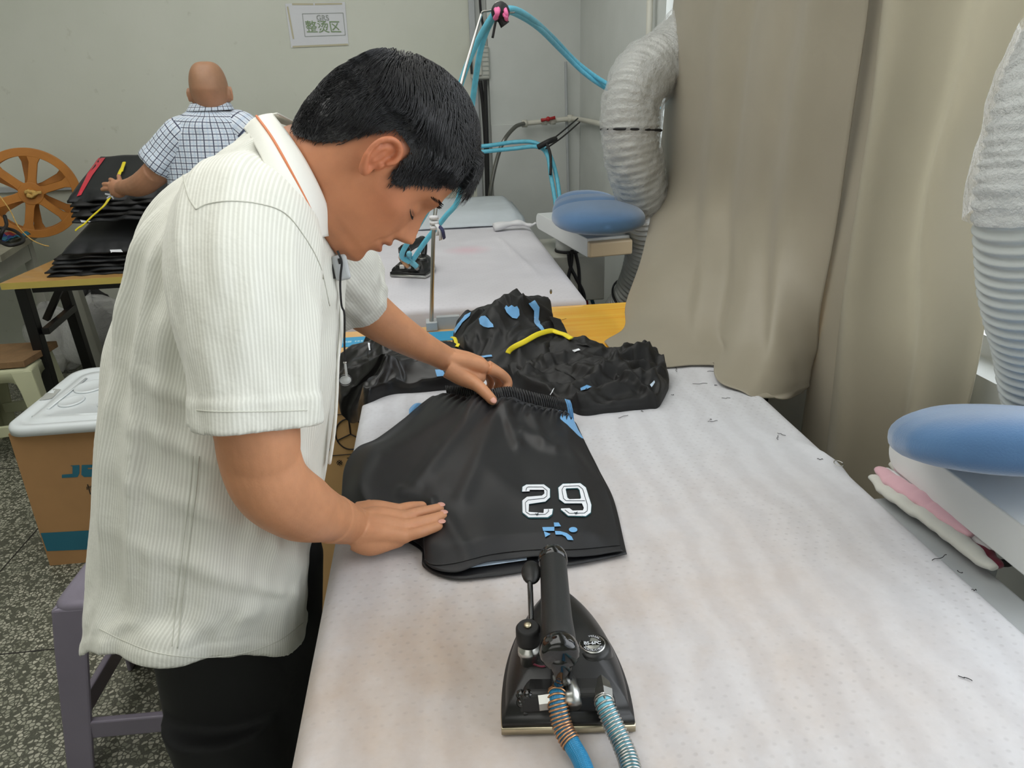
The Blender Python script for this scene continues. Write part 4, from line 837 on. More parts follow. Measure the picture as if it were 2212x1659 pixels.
# ---- cream stool with cardboard on it ----
def stool(name, cx, cy, rz, h, wt_, wb, mat, label, hole=True, tw=None, ring=.12):
    e = empty(name, (cx, cy, 0), label, 'stool'); B = Matrix.Translation((cx, cy, 0)) @ Matrix.Rotation(rz, 4, 'Z')
    R_ = []
    for ins, z in ((.004, h-.045), (.0, h-.02), (.0, h-.010), (.006, h-.002), (.016, h), (.03, h-.004), (.05, h-.005), (.09, h-.005)): R_.append([tuple(B@Vector((x, y, z))) for x, y in rrect(-wt_+ins, wt_-ins, -wt_+ins, wt_-ins, .035, 6, 8)])
    v, f = rings(R_); mk('seat', v, f, mat, e)
    # aprons with arched opening + corner legs, each side a leg pair
    for k in range(4):
        C = B @ Matrix.Rotation(k*PI/2, 4, 'Z')
        # leg at corner (+,+): L-shaped splayed
        g = G(); 
        for sx in (0, 1):
            pts = []
            for z, s, w in ((h-.012, wt_, .085), (h-.10, wt_+(wb-wt_)*.22, .072), (0, wb, .060)):
                o1 = [(s, s, z), (s-w, s, z), (s-w, s-.012, z), (s-.012, s-.012, z)]
                if sx: o1 = [(y, x, z_) for x, y, z_ in o1][::-1]
                pts.append([tuple(C@Vector(p)) for p in o1])
            v, f = rings(pts); g.add(v, f)
        o = g.build('leg', mat, e, smooth=False); bev(o, .005, 2, 50)
        g = G(); zt = h-.012; n = 14; up, lo_ = [], []
        sT = wt_
        for i in range(n+1):
            a = -1+2*i/n; x = a*(wt_-.055); zlow = h-.055-(.045*abs(a)**6)
            up.append((x, sT-.001, zt)); lo_.append((x, sT+(wb-wt_)*.10, zlow))
        th = .010; V = [tuple(C@Vector(p)) for p in up]+[tuple(C@Vector(p)) for p in lo_]+[tuple(C@Vector((p[0], p[1]-th, p[2]))) for p in up]+[tuple(C@Vector((p[0], p[1]-th, p[2]))) for p in lo_]
        m = n+1; F = []
        for i in range(n): F += [(i, i+1, m+i+1, m+i), (2*m+i, 3*m+i, 3*m+i+1, 2*m+i+1), (m+i, m+i+1, 3*m+i+1, 3*m+i)]
        g.add(V, F); g.build('apron', mat, e)
        s_ = wt_+(wb-wt_)*(1-ring/h); o = G().box(-(s_-.03), s_-.03, s_-.022, s_-.004, ring-.02, ring+.03, C).build('crossbar', mat, e, smooth=False); bev(o, .004, 2)
    return e
# grey stool: left front corner at P(80,1310), seat height .46
sh = .46; ca, cb_ = P(84, 1318, z=sh), P(470, 1395, z=sh)
cfl = A(ca[0], ca[1]); stool('plastic_stool', cfl[0]+.165, cfl[1]+.150, -.03, sh, .145, .200, M['grey_plastic'], 'grey violet square plastic stool behind the man in white shirt', ring=.125)
pf = P(60, 795, z=.42); stool('plastic_stool', pf[0]-.15, pf[1]+.12, .15, .42, .14, .175, M['cream_plastic'], 'pale green plastic stool under the wooden table with cardboard on it', ring=.14)
lo = [(pf[0]-.36, pf[1]-.02, .424), (pf[0]-.01, pf[1]+.0, .424), (pf[0]+.01, pf[1]+.26, .424), (pf[0]-.36, pf[1]+.27, .424)]
o = G().hull(lo, [(x, y, z+.03) for x, y, z in lo]).build('cardboard_sheet', M['kraft_dark'], smooth=False); bev(o, .003); tag(o, 'worn brown cardboard pad lying on the pale green stool', 'cardboard')
def bag(name, c, sx, sy, sz, seed, mat, label, cat='plastic bag'):
    R_ = []
    for j in range(25):
        t = -PI/2+PI*j/24; R_.append([(c[0]+sx*math.cos(t)*math.cos(a)*(1+.35*ns(math.cos(a)*1.5, math.sin(a)*1.5, t*1.5+seed)), c[1]+sy*math.cos(t)*math.sin(a)*(1+.35*ns(math.cos(a)*1.5, math.sin(a)*1.5, t+seed+9)), c[2]+sz+sz*math.sin(t)*(1+.3*ns(math.cos(a)*2, math.sin(a)*2, seed+t*2))) for a in np.linspace(0, 2*PI, 41)[:-1]])
    v, f = rings(R_); o = mk(name, v, f, mat); return tag(o, label, cat)
bag('plastic_bag', A(P(180, 760, Y=4.1)[0]+.1, 4.15, 0), .22, .16, .22, 3, M['wrap'], 'crumpled clear plastic bag on floor under wooden table')
bag('plastic_bag', A(P(110, 770, Y=4.1)[0], 4.2, 0), .16, .14, .2, 8, M['wrap'], 'second clear plastic bag behind the pale green stool')
bag('black_bag', A(P(205, 690, Y=4.3)[0], 4.32, 0), .13, .12, .22, 12, M['black_matt'], 'black bag on floor behind the slanting post', 'bag')
# ---- cardboard box with white lid ----
lz = P(0, 940, Y=2.28)[2]
f0 = P(108, 1222, z=0); F0y = f0[1]
lidf = P(0, 945, Y=F0y-.03); zlid = lidf[2]
bw = .60; bx0 = f0[0]; bd_ = .48
bxo = empty('cardboard_box', (bx0+bw/2, F0y+bd_/2, 0), 'brown cardboard box with teal lettering under the white plastic lid', 'box')
tl_ = P(20, 945, Y=F0y-.01); 
lo = [(bx0, F0y, 0), (bx0+bw, F0y, 0), (bx0+bw, F0y+bd_, 0), (bx0, F0y+bd_, 0)]; hi = [(tl_[0], F0y-.01, zlid), (bx0+bw+.03, F0y-.01, zlid), (bx0+bw+.03, F0y+bd_, zlid), (tl_[0], F0y+bd_, zlid)]
o = G().hull(lo, hi).build('carton', M['kraft'], bxo, smooth=False); bb_ = bvh(o)
decal('teal_band', [[(88, 1151), (250, 1142), (250, 1184), (102, 1190)]], bb_, M['teal'], bxo, .0015, 30)
decal('teal_letters', [[(134, 1025), (157, 1023), (157, 1007), (153, 1006), (153, 1005), (172, 1004), (172, 1022), (168, 1030), (134, 1032)],
                       [(177, 1004), (215, 1003), (215, 1010), (190, 1010), (190, 1013), (215, 1013), (215, 1029), (182, 1030), (176, 1025)]], bb_, M['teal'], bxo, .0015, 20)
c = hit(bb_, 204, 1065, .002); Mx = Matrix.Translation(Vector(c)) @ Matrix.Rotation(PI/2, 4, 'X'); v, f = text_geo('快', .042, Mx, .0003); mk('printed_character', v, f, M['black_print'], bxo, smooth=False)
ld = empty('storage_lid', (bx0+bw/2, F0y+bd_/2, zlid), 'white plastic storage lid with grey tape resting on the cardboard box', 'lid')
lx0 = P(0, 925, Y=F0y-.04)[0]-.008; ly0 = F0y-.04; ltl = P(128, 797, z=zlid+.03); ly1 = ltl[1]; lx1 = lx0+.74
R_ = []
for ins, z in ((.0, 0), (0, .018), (.003, .026), (.010, .030), (.026, .030), (.032, .025), (.05, .022), (.058, .030), (.085, .030), (.09, .026), (.2, .026)): R_.append([(x, y, zlid+z) for x, y in rrect(lx0+ins, lx1-ins, ly0+ins, ly1-ins, max(.02, .07-ins*.4), 10, 20)])
v, f = rings(R_); lo_ = mk('lid_plate', v, f, M['white_plastic'], ld); lb_ = bvh(lo_)
for cx_, cy_, r in ((155, 868, .04), (196, 836, .052), (232, 872, .03)):
    c = hit(lb_, cx_, cy_, .001); v, f = lathe([(r, .0), (r*.96, .004), (r*.85, .005), (r*.75, .002), (.004, .001)], c, None, 32); v = [(c[0]+(x-c[0]), c[1]+(y-c[1])*1.2, z) for x, y, z in v]; mk('round_boss', v, f, M['white_plastic'], ld)
for a, b in (((104, 884), (186, 818)), ((70, 900), (232, 893))):
    v, f, uv = tube_g([hit(lb_, *a, .001), hit(lb_, *b, .001)], .005, 8, sq=.5); mk('rib', v, f, M['white_plastic'], ld)
decal('grey_tape', [[(72, 862), (88, 838), (132, 842), (112, 862), (84, 866)]], lb_, M['tape'], ld, .002, 8)
# ================= man in the white shirt =================
def fuse(parts, voxel, smooth=2):
    """join closed shells into one continuous skin"""
    g = G()
    for p in parts: g.add(p[0], p[1])
    me = bpy.data.meshes.new('tmp'); me.from_pydata([tuple(map(float, v)) for v in g.v], [], g.f); me.update()
    bm = bmesh.new(); bm.from_mesh(me)
    # outward normals for every shell
    bmesh.ops.recalc_face_normals(bm, faces=bm.faces[:]); bm.to_mesh(me); bm.free()
    o = bpy.data.objects.new('tmp', me); COL.objects.link(o)
    m = o.modifiers.new('r', 'REMESH'); m.mode = 'VOXEL'; m.voxel_size = voxel
    m = o.modifiers.new('s', 'SMOOTH'); m.factor = .5; m.iterations = smooth
    dg = DG(); dg.update(); r = bpy.data.meshes.new_from_object(o.evaluated_get(dg))
    n = len(r.vertices); co = np.zeros(n*3); r.vertices.foreach_get('co', co); f = [tuple(p.vertices) for p in r.polygons]
    bpy.data.objects.remove(o); bpy.data.meshes.remove(me); bpy.data.meshes.remove(r); return co.reshape(-1, 3), f
def set_tint(o, cols):
    me = o.data; a = me.color_attributes.new('tint', 'FLOAT_COLOR', 'POINT'); c = np.ones((len(me.vertices), 4)); c[:, :3] = cols; a.data.foreach_set('color', c.ravel())
def limb(pts, r, n=24, seg=20, sq=1.0, up=None):
    q = spline(pts, n); rr = np.interp(np.linspace(0, 1, n), np.linspace(0, 1, len(r)), r); v, f, uv = tube_g(q, rr, seg, True, sq, up)
    c0 = q[0]; return v, f
def chain(pts, r, n=26, seg=14, sq=1.0, up=None):   # finger with rounded end
    q0 = spline(pts, 4*n); L0 = np.concatenate([[0], np.cumsum(np.linalg.norm(np.diff(q0, axis=0), axis=1))]); e = r[-1]; LT = L0[-1]; an = np.linspace(0, PI/2, 8)[1:]
    s = np.concatenate([np.linspace(0, LT-e, n), LT-e+e*np.sin(an)]); q = np.stack([np.interp(s, L0, q0[:, k]) for k in range(3)], 1)
    rr = np.interp(s/LT, np.linspace(0, 1, len(r)), r); rr[n:] = np.maximum(e*np.cos(an), e*.12); v, f, uv = tube_g(q, rr, seg, True, sq, up); return v, f
def ellv(c, ax, seg=20, rg=14): return ell(c, ax, seg, rg)

# ---- head frame ----
yaw = math.radians(4.9); pit = math.radians(59.1); rol = math.radians(11.3)
f0 = A(math.cos(pit), 0, -math.sin(pit)); u0 = A(math.sin(pit), 0, math.cos(pit)); aw = A(0, 1, 0)
HF = f0*math.cos(yaw)+aw*math.sin(yaw); HL = aw*math.cos(yaw)-f0*math.sin(yaw); HU = u0
HU, HL = HU*math.cos(rol)+HL*math.sin(rol), HL*math.cos(rol)-HU*math.sin(rol)
HS = .965
HC = P(802, 344, Y=.955)
def H(f, l, u): return HC+HS*(f*HF+l*HL+u*HU)
def HI(p): d = (A(*p)-HC)/HS; return d@HF, d@HL, d@HU
UU = [-.118, -.110, -.098, -.08, -.06, -.04, -.02, 0, .02, .04, .06, .08, .10, .118, .130, .137]
FF = [.055, .078, .089, .093, .094, .094, .093, .092, .093, .0965, .095, .089, .074, .052, .030, .004]
FB = [.030, .006, -.010, -.056, -.082, -.091, -.094, -.096, -.099, -.099, -.094, -.083, -.066, -.046, -.027, -.004]
WW = [.010, .030, .042, .053, .060, .065, .069, .073, .0755, .077, .077, .073, .062, .045, .027, .004]
def head_pt(th, u, off=0):
    ff, fb, w = np.interp(u, UU, FF), np.interp(u, UU, FB), np.interp(u, UU, WW)
    mid = max(fb+.3*(ff-fb), min(0, ff)) if u < -.05 else 0.0
    c, s = math.cos(th), math.sin(th); e = .88 if c > 0 else .95
    fx = mid+(ff-mid if c > 0 else mid-fb)*math.copysign(abs(c)**e, c); l = w*math.copysign(abs(s)**.9, s)
    if c > 0:
        al = abs(l)
        # face narrows forward
        nose = np.interp(u, [-.048, -.038, -.030, -.022, -.012, .004, .018, .030, .045], [0, .004, .020, .0305, .026, .0165, .0085, .004, 0])
        wn = np.interp(u, [-.04, -.026, -.012, .005, .02, .04], [.012, .0115, .0085, .0075, .0085, .012])
        fx += nose*math.exp(-(l/wn)**2)
        fx += .008*gs(al-.0155, .007)*gs(u+.029, .008)
        fx -= .006*gs(al-.009, .004)*gs(u+.037, .0035)
        fx -= .0135*gs(al-.034, .017)*gs(u-.010, .014)
        fx += .0105*gs(al-.033, .0135)*gs(u-.006, .0095) - .0022*gs(u-.0015, .0022)*gs(al-.033, .013)
        fx += .0050*gs(u-.034, .008)*gs(al-.026, .024)
        fx += .0075*gs(u+.0475, .0055)*gs(al, .020)+.0085*gs(u+.0635, .0065)*gs(al, .017)-.0065*gs(u+.0550, .0028)*gs(al, .022)-.004*gs(u+.076, .006)*gs(al, .02)+.006*gs(u+.095, .012)*gs(al, .018)
        fx += .004*gs(u+.048, .018)*gs(al, .03)
        fx -= .0022*gs(al-(.022+(-.03-u)*.35), .0045)*sm(-.07, -.055, u)*(1-sm(-.035, -.02, u))
        l += math.copysign(.0045*gs(u+.018, .018)*gs(al-.058, .014), l)
    p = A(fx, l, u)
    if off: n_ = A(fx-mid*.5, l*1.2, (u-.02)*.9); p = p+off*n_/np.linalg.norm(n_)
    return p
us = [-.118+(.255)*(.5-.5*math.cos(PI*i/110)) if False else -.118+.255*i/120 for i in range(121)]
ths = [2*PI*k/132 for k in range(132)]
hv, hf_ = rings([[H(*head_pt(t, u)) for t in ths] for u in us]); parts = [(hv, hf_)]
# ears
def ear(sgn):
    ps = []; base = lambda f, u, l=0: H(-.006+(f+.006)*.82, sgn*(.0715+l*.85), .004+(u-.004)*.80)
    out = lambda f, u: .009+.016*sm(.006, -.026, f)
    hel = [(.008, .004), (.012, .018), (.006, .032), (-.006, .036), (-.018, .030), (-.025, .016), (-.025, 0), (-.020, -.014), (-.012, -.024), (-.004, -.030), (.003, -.026)]
    ps.append(chain([base(f, u, out(f, u)+.002) for f, u in hel], [.0034, .0038, .0042, .0042, .004, .0038, .0036, .0036, .0044, .0060, .0050], 60, 10))
    anti = [(-.004, .024), (-.013, .018), (-.0165, .006), (-.014, -.006), (-.006, -.013)]
    ps.append(chain([base(f, u, out(f, u)-.002) for f, u in anti], [.0028, .0034, .0034, .0032, .003], 30, 10))
    ps.append(ellv(base(.006, -.004, .006), [HF*.0035, HL*.006, HU*.006], 12, 8))
    ps.append(ellv(base(-.004, -.024, .008), [HF*.008, HL*.0045, HU*.009], 12, 8))
    # thin shell plate following the flare
    R1 = []
    for z in (0, 1):
        R1.append([base(-.008+.0165*math.cos(a)*1.0, .004+.031*math.sin(a), out(-.008+.0165*math.cos(a), 0)-.006+(z*.0035)-(0)) for a in np.linspace(0, 2*PI, 33)[:-1]])
    ps.append(rings(R1))
    R1 = [[base(-.012+.012*math.cos(a)*(1-.2*z), .003+.026*math.sin(a)*(1-.2*z), -.010+z*(.010+out(-.014, 0)-.004)) for a in np.linspace(0, 2*PI, 25)[:-1]] for z in (0, 1)]
    ps.append(rings(R1)); return ps
parts += ear(-1)+ear(1)
# neck, shoulders, trunk (under the shirt)
nk0 = H(-.030, 0, -.035); 
parts.append(limb([H(-.012, 0, .01), H(-.020, 0, -.045), P(690, 375, Y=.965), P(600, 420, Y=.955), P(540, 480, Y=.95)], [.058, .061, .066, .070, .070], 24, 32, 1.0))
parts.append(chain([H(.040, 0, -.085), H(.010, 0, -.080), P(722, 470, Y=.96)], [.026, .034, .045], 14, 18))
# trunk
trs = [((600, 380, .955), .085, .08), ((500, 480, .95), .155, .105), ((470, 650, .945), .165, .115), ((455, 850, .935), .155, .110), ((440, 1050, .92), .150, .110), ((435, 1250, .91), .15, .115), ((438, 1300, .90), .14, .11)]
R_ = []
for (px, py, Y), b, d in trs:
    b, d = b*.80, d*.76; c = P(px, py, Y=Y); R_.append([c+A(d*math.cos(a), b*math.sin(a), 0) for a in np.linspace(0, 2*PI, 41)[:-1]])
parts.append(rings(R_))
# near (right) arm
sh = P(505, 520, Y=.80); el = P(572, 1035, Y=.725); wr = P(757, 1130, Y=.885)
parts.append(limb([sh, P(530, 760, Y=.755), P(556, 930, Y=.735), P(566, 1000, Y=.735), P(585, 1050, Y=.745)], [.055, .050, .046, .042, .030], 30, 28))
parts.append(chain([P(549, 900, Y=.735), P(560, 980, Y=.735), P(590, 1052, Y=.742), P(655, 1098, Y=.785), P(712, 1118, Y=.835), P(757, 1129, Y=.875), P(790, 1138, Y=.885)], [.043, .0445, .0440, .0425, .0355, .0280, .024], 60, 28))
parts.append(ellv(P(550, 1068, Y=.742), [(.022, 0, -.006), (0, .022, 0), (.006, 0, .020)]))
def hp(px, py, z): return P(px, py, z=z)
parts.append(chain([P(715, 1120, Y=.84), P(760, 1134, Y=.88), P(800, 1142, Y=.895), P(835, 1142, Y=.90)], [.034, .030, .025, .017], 24, 20))
CL = .868   # cloth surface under the hand
W_ = hp(765, 1132, .897)
mcp = [hp(872, 1158, CL+.014), hp(872, 1137, CL+.020), hp(868, 1118, CL+.024), hp(858, 1104, CL+.024)]  # little, ring, middle, index
for k, (m_, w0) in enumerate(zip(mcp, ((770, 1158, .888), (772, 1142, .892), (772, 1126, .892), (772, 1110, .890)))):
    parts.append(chain([hp(*w0), (hp(*w0)+m_)/2+A(0, 0, .004), m_, m_+A(.012, .001, -.001)], [.0185, .0165, .0128, .0105], 18, 16))
parts.append(chain([hp(770, 1160, .884), hp(800, 1172, .876), hp(850, 1166, .876), hp(880, 1160, .874)], [.020, .019, .014, .010], 18, 16))   # outer heel of hand
parts.append(chain([hp(775, 1115, .884), hp(810, 1105, .878), hp(850, 1108, .878)], [.019, .016, .012], 16, 14))
parts.append(chain([mcp[0], hp(907, 1150, CL+.016), hp(934, 1141, CL+.012), hp(954, 1134, CL+.008)], [.0096, .0084, .0078, .0076], 24, 14))
parts.append(chain([mcp[1], hp(912, 1127, CL+.018), hp(942, 1119, CL+.014), hp(963, 1112, CL+.009)], [.0102, .0090, .0084, .0082], 24, 14))
parts.append(chain([mcp[2], hp(908, 1107, CL+.019), hp(936, 1101, CL+.014), hp(957, 1096, CL+.009)], [.0102, .0090, .0084, .0082], 24, 14))
parts.append(chain([mcp[3], hp(886, 1096, CL+.016), hp(906, 1094, CL+.010), hp(920, 1093, CL+.005)], [.0105, .0095, .0085, .0078], 24, 14))
parts.append(chain([hp(778, 1120, .880), hp(786, 1104, .873), hp(796, 1092, .871), hp(803, 1085, .870)], [.014, .0115, .0100, .0085], 20, 14))
# far (left) arm
shf = P(660, 470, Y=1.13)
def fp(px, py, Y): return P(px, py, Y=Y)
parts.append(limb([fp(640, 470, 1.10), fp(700, 560, 1.22), fp(762, 645, 1.28)], [.055, .050, .045], 24, 24))
parts.append(chain([fp(735, 615, 1.26), fp(775, 655, 1.27), fp(840, 705, 1.30), fp(900, 742, 1.325), fp(958, 772, 1.35), fp(985, 790, 1.355)], [.044, .044, .039, .033, .0265, .024], 44, 28))
FW = (962, 776, 1.42)
fm = [fp(1058, 797, 1.335), fp(1052, 789, 1.357), fp(1042, 786, 1.378), fp(1030, 787, 1.397)]   # index..little knuckles
for k, m_ in enumerate(fm): parts.append(chain([fp(968, 780-k*3, 1.345+.012*k), (fp(968, 780-k*3, 1.345+.012*k)+m_)/2+A(0, 0, .004), m_], [.0205, .0175, .0135], 18, 16))
parts.append(chain([fp(968, 795, 1.335), fp(1000, 815, 1.325), fp(1030, 832, 1.30), fp(1052, 852, 1.272), fp(1070, 872, 1.252)], [.021, .019, .0135, .0115, .0095], 26, 16))
parts.append(chain([fp(985, 800, 1.345), fp(1025, 815, 1.335), fp(1050, 812, 1.335)], [.022, .019, .013], 16, 16))
parts.append(chain([fm[0], fp(1082, 808, 1.335), fp(1097, 825, 1.335), fp(1092, 845, 1.325), fp(1082, 856, 1.318)], [.0125, .0112, .0102, .0095, .0088], 26, 14))
parts.append(chain([fm[1], fp(1080, 806, 1.36), fp(1094, 826, 1.362), fp(1086, 848, 1.35)], [.0120, .0105, .0100, .009], 24, 14))
parts.append(chain([fm[2], fp(1068, 808, 1.382), fp(1078, 828, 1.382), fp(1070, 848, 1.37)], [.0115, .010, .0095, .009], 24, 14))
parts.append(chain([fm[3], fp(1052, 810, 1.40), fp(1060, 828, 1.40), fp(1052, 846, 1.39)], [.0105, .009, .0085, .008], 24, 14))
bv, bf = fuse(parts, .0020, 6)
man = empty('person', (float(P(435, 1300, Y=.92)[0]), .92, 0), 'man with short black hair in white ribbed shirt bending over the ironing table', 'person')
body = mk('body', bv, bf, M['skin'], man)
# skin colour variation (lips, ear, neck, knuckles), plus painted shade in face creases
d = (bv-HC)/HS; lf, ll, lu = d@HF, d@HL, d@HU
cols = np.ones((len(bv), 3))
def blot(mask, c): 
    m = np.clip(mask, 0, 1)[:, None]; cols[:] = cols*(1-m)+cols*np.array(c)*m
inhead = (lf > -.13) & (lf < .14) & (np.abs(ll) < .10) & (lu > -.13) & (lu < .16)
blot(np.where(inhead, .9, 0)*1.0, (.88, .76, .70))
lip = np.exp(-(np.abs(ll)/.022)**4)*np.exp(-((lu+.0555)/.0115)**4)*(lf > .088)
blot(np.where(inhead, lip, 0)*.75, (.84, .62, .62))
earm = np.exp(-((lf+.008)/.03)**4)*np.exp(-((lu-.003)/.042)**4)*(np.abs(ll) > .074)
blot(np.where(inhead, earm, 0)*.7, (1.05, .80, .76))
blot(np.where(inhead & (lf > .07), np.exp(-((np.abs(ll)-.032)/.014)**4-((lu-.0005)/.0016)**2), 0)*.85, (.25, .2, .2))  # lash line and lid crease shade put into the tint
blot(np.where(inhead & (lf > .09), np.exp(-((np.abs(ll)-.009)/.0035)**2-((lu+.037)/.0035)**2), 0)*.9, (.25, .15, .15))  # nostril shade put into the tint
blot(np.where(inhead & (lf > .08), np.exp(-(ll/.021)**4-((lu+.055)/.0014)**2), 0)*.7, (.45, .3, .3))  # shade between the lips put into the tint
blot(np.where(inhead, np.exp(-((lf-.045)/.035)**2-((lu+.02)/.03)**2), 0)*.5, (1.02, .84, .80))
def hair_edge(f):   # lower hair boundary on the side of the head, as height over front-back position
    return float(np.interp(f, [-.12, -.095, -.075, -.055, -.040, -.030, -.018, .0, .010, .016, .028, .038, .050, .066, .074, .086, .11], [-.052, -.056, -.060, -.044, -.020, .012, .036, .040, .036, .006, -.004, .004, .024, .040, .060, .078, .080]))
he = np.interp(lf, [-.12, -.095, -.075, -.055, -.040, -.030, -.018, .0, .010, .016, .028, .038, .050, .066, .074, .086, .11], [-.052, -.056, -.060, -.044, -.020, .012, .036, .040, .036, .006, -.004, .004, .024, .040, .060, .078, .080])
stub = 1/(1+np.exp(-(lu-he+.001)/.0035)); stub = np.where(inhead & (np.abs(ll) < .0785), stub, 0); blot(stub*.92, (.10, .12, .15))
set_tint(body, cols)
# fingernails
def nail(c, dirv, upv, w, l, name='fingernail'):
    B = basis(upv, dirv, c); v, f = ell((0, 0, 0), [(l, 0, 0), (0, w, 0), (0, 0, .0012)], 14, 6); mk(name, [tuple(B@Vector(p)) for p in v], f, M['nail'], body)
def nrm_(a): a = A(*a); return a/np.linalg.norm(a)
for tip, prv, w in ((hp(959, 1132, CL+.008), hp(934, 1141, CL+.012), .0050), (hp(963, 1112, CL+.009), hp(942, 1119, CL+.014), .0056), (hp(957, 1096, CL+.009), hp(936, 1101, CL+.014), .0056)):
    dd = nrm_(tip-prv); up_ = nrm_(A(-.10, -.35, 1)); up_ = nrm_(up_-(up_@dd)*dd); nail(tip-dd*.006+up_*.0070, dd, up_, w, .0068)
tt, tp = fp(1070, 872, 1.252), fp(1052, 852, 1.272); dd = nrm_(tt-tp); up_ = nrm_(A(-.1, -.7, .7)); up_ = nrm_(up_-(up_@dd)*dd); nail(tt-dd*.004+up_*.0088, dd, up_, .0060, .0080)
# eyelashes and eyebrows
for sg_ in (-1, 1):
    g = G()
    for i in range(70):
        a = i/69; l = sg_*(.016+.034*a); u_ = .034+.006*math.sin(a*PI)-.004*a+random.uniform(-.0025, .0025); th = math.asin(max(-1, min(1, l/np.interp(u_, UU, WW)))); p = head_pt(th, u_); q = p+A(.0015, sg_*.006, .0015-.003*a)
        g.tube([H(*(p+A(-.0005, 0, 0))), H(*(q+A(.0012, 0, 0)))], [.0004, .0001], 4)
    g.build('eyebrow', M['hair_strand'], man)
    g = G()
    for i in range(26):
        a = i/25; l = sg_*(.020+.026*a); u_ = -.0005-.002*math.sin(a*PI); th = math.asin(l/np.interp(u_, UU, WW)); p = head_pt(th, u_)
        g.tube([H(*p), H(*(p+A(.003, sg_*.001, -.003)))], [.0003, .0001], 4)
    g.build('eyelashes', M['eyelash'], man)
# ---- hair: cap + strands ----
def hthick(f, l, u):
    e = hair_edge(f); t = sm(0, .05, u-e); top = sm(.045, .10, u); back = sm(-.02, -.07, f)
    return .0030+t*(.003+.006*top+.003*back)
cap = {}; nu_, nt_ = 110, 150; V_, idx = [], {}
for j in range(nu_+1):
    u = -.062+.1985*j/nu_
    for k in range(nt_):
        th = 2*PI*k/nt_; p = head_pt(th, u); 
        if u >= hair_edge(p[0])-.001:
            n_ = A(p[0], p[1]*1.2, (u-.02)*.9); n_ /= np.linalg.norm(n_); t = hthick(*p); q = p+n_*(t+.0022*ns(p[0]*50, p[1]*50, u*50)+.001*ns(p[0]*120, p[1]*120, u*120)); idx[(j, k)] = len(V_); V_.append(H(*q))
F_ = [(idx[(j, k)], idx[(j, (k+1) % nt_)], idx[(j+1, (k+1) % nt_)], idx[(j+1, k)]) for j in range(nu_) for k in range(nt_) if all(x in idx for x in ((j, k), (j, (k+1) % nt_), (j+1, (k+1) % nt_), (j+1, k)))]
hair = mk('hair', V_, F_, M['hair'], man)
def strands(N_, seedk):
    V, F = [], []
    for i in range(N_):
        u = -.062+.198*random.random()**.8; th = random.uniform(0, 2*PI); p = head_pt(th, u)
        if u < hair_edge(p[0])+random.uniform(-.004, .006): continue
        e = u-hair_edge(p[0]); n_ = A(p[0], p[1]*1.2, (u-.02)*.9); n_ /= np.linalg.norm(n_); t = hthick(*p)
        top = sm(.05, .10, u)*1.0; ln = .006+.010*sm(.0, .05, e)+.024*top
        whorl = A(-.07, .0, .10); flow = p-whorl; flow -= (flow@n_)*n_; flow /= np.linalg.norm(flow)+1e-9
        down = A(-.1 if p[0] < 0 else .35, 0, -1.0); down -= (down@n_)*n_; down /= np.linalg.norm(down)
        dr = flow*(.35+.65*top)+down*(1-top)*.8+A(ns(p[0]*30, p[1]*30, u*30), ns(p[0]*30+9, p[1]*30, u*30), ns(p[0]*30, p[1]*30+9, u*30))*.9; dr -= (dr@n_)*n_; dr /= np.linalg.norm(dr)
        a = p+n_*t*.6; pts = [a, a+n_*(t*.5+.001+.003*top)+dr*ln*.45, a+n_*(t*.3+.003*random.random())+dr*ln-n_*ln*ln*4]
        if p[0] > .055 and abs(p[1]) < .055 and u > .070: # fringe falls forward past the forehead
            pts = [a, a+n_*.010+A(.012, 0, .000), a+n_*.010+A(.018, random.uniform(-.006, .006), -.022*random.random()-.004)]
        w = random.uniform(.00035, .00065); q = [A(*H(*x)) for x in pts]; b0 = len(V)
        sd = np.cross(q[1]-q[0], n_@np.stack([HF, HL, HU])); sd /= np.linalg.norm(sd)+1e-9; n2 = n_@np.stack([HF, HL, HU])
        for x, ww in zip(q, (w, w*.8, w*.15)): V += [x+sd*ww, x-sd*ww*.5+n2*ww*.8, x-sd*ww*.5-n2*ww*.8]
        for s_ in range(2):
            for k in range(3): F.append((b0+3*s_+k, b0+3*s_+(k+1) % 3, b0+3*s_+3+(k+1) % 3, b0+3*s_+3+k))
    return V, F
V, F = strands(26000, 1); o = mk('hair_strands', np.array(V), F, M['hair_strand'], hair)

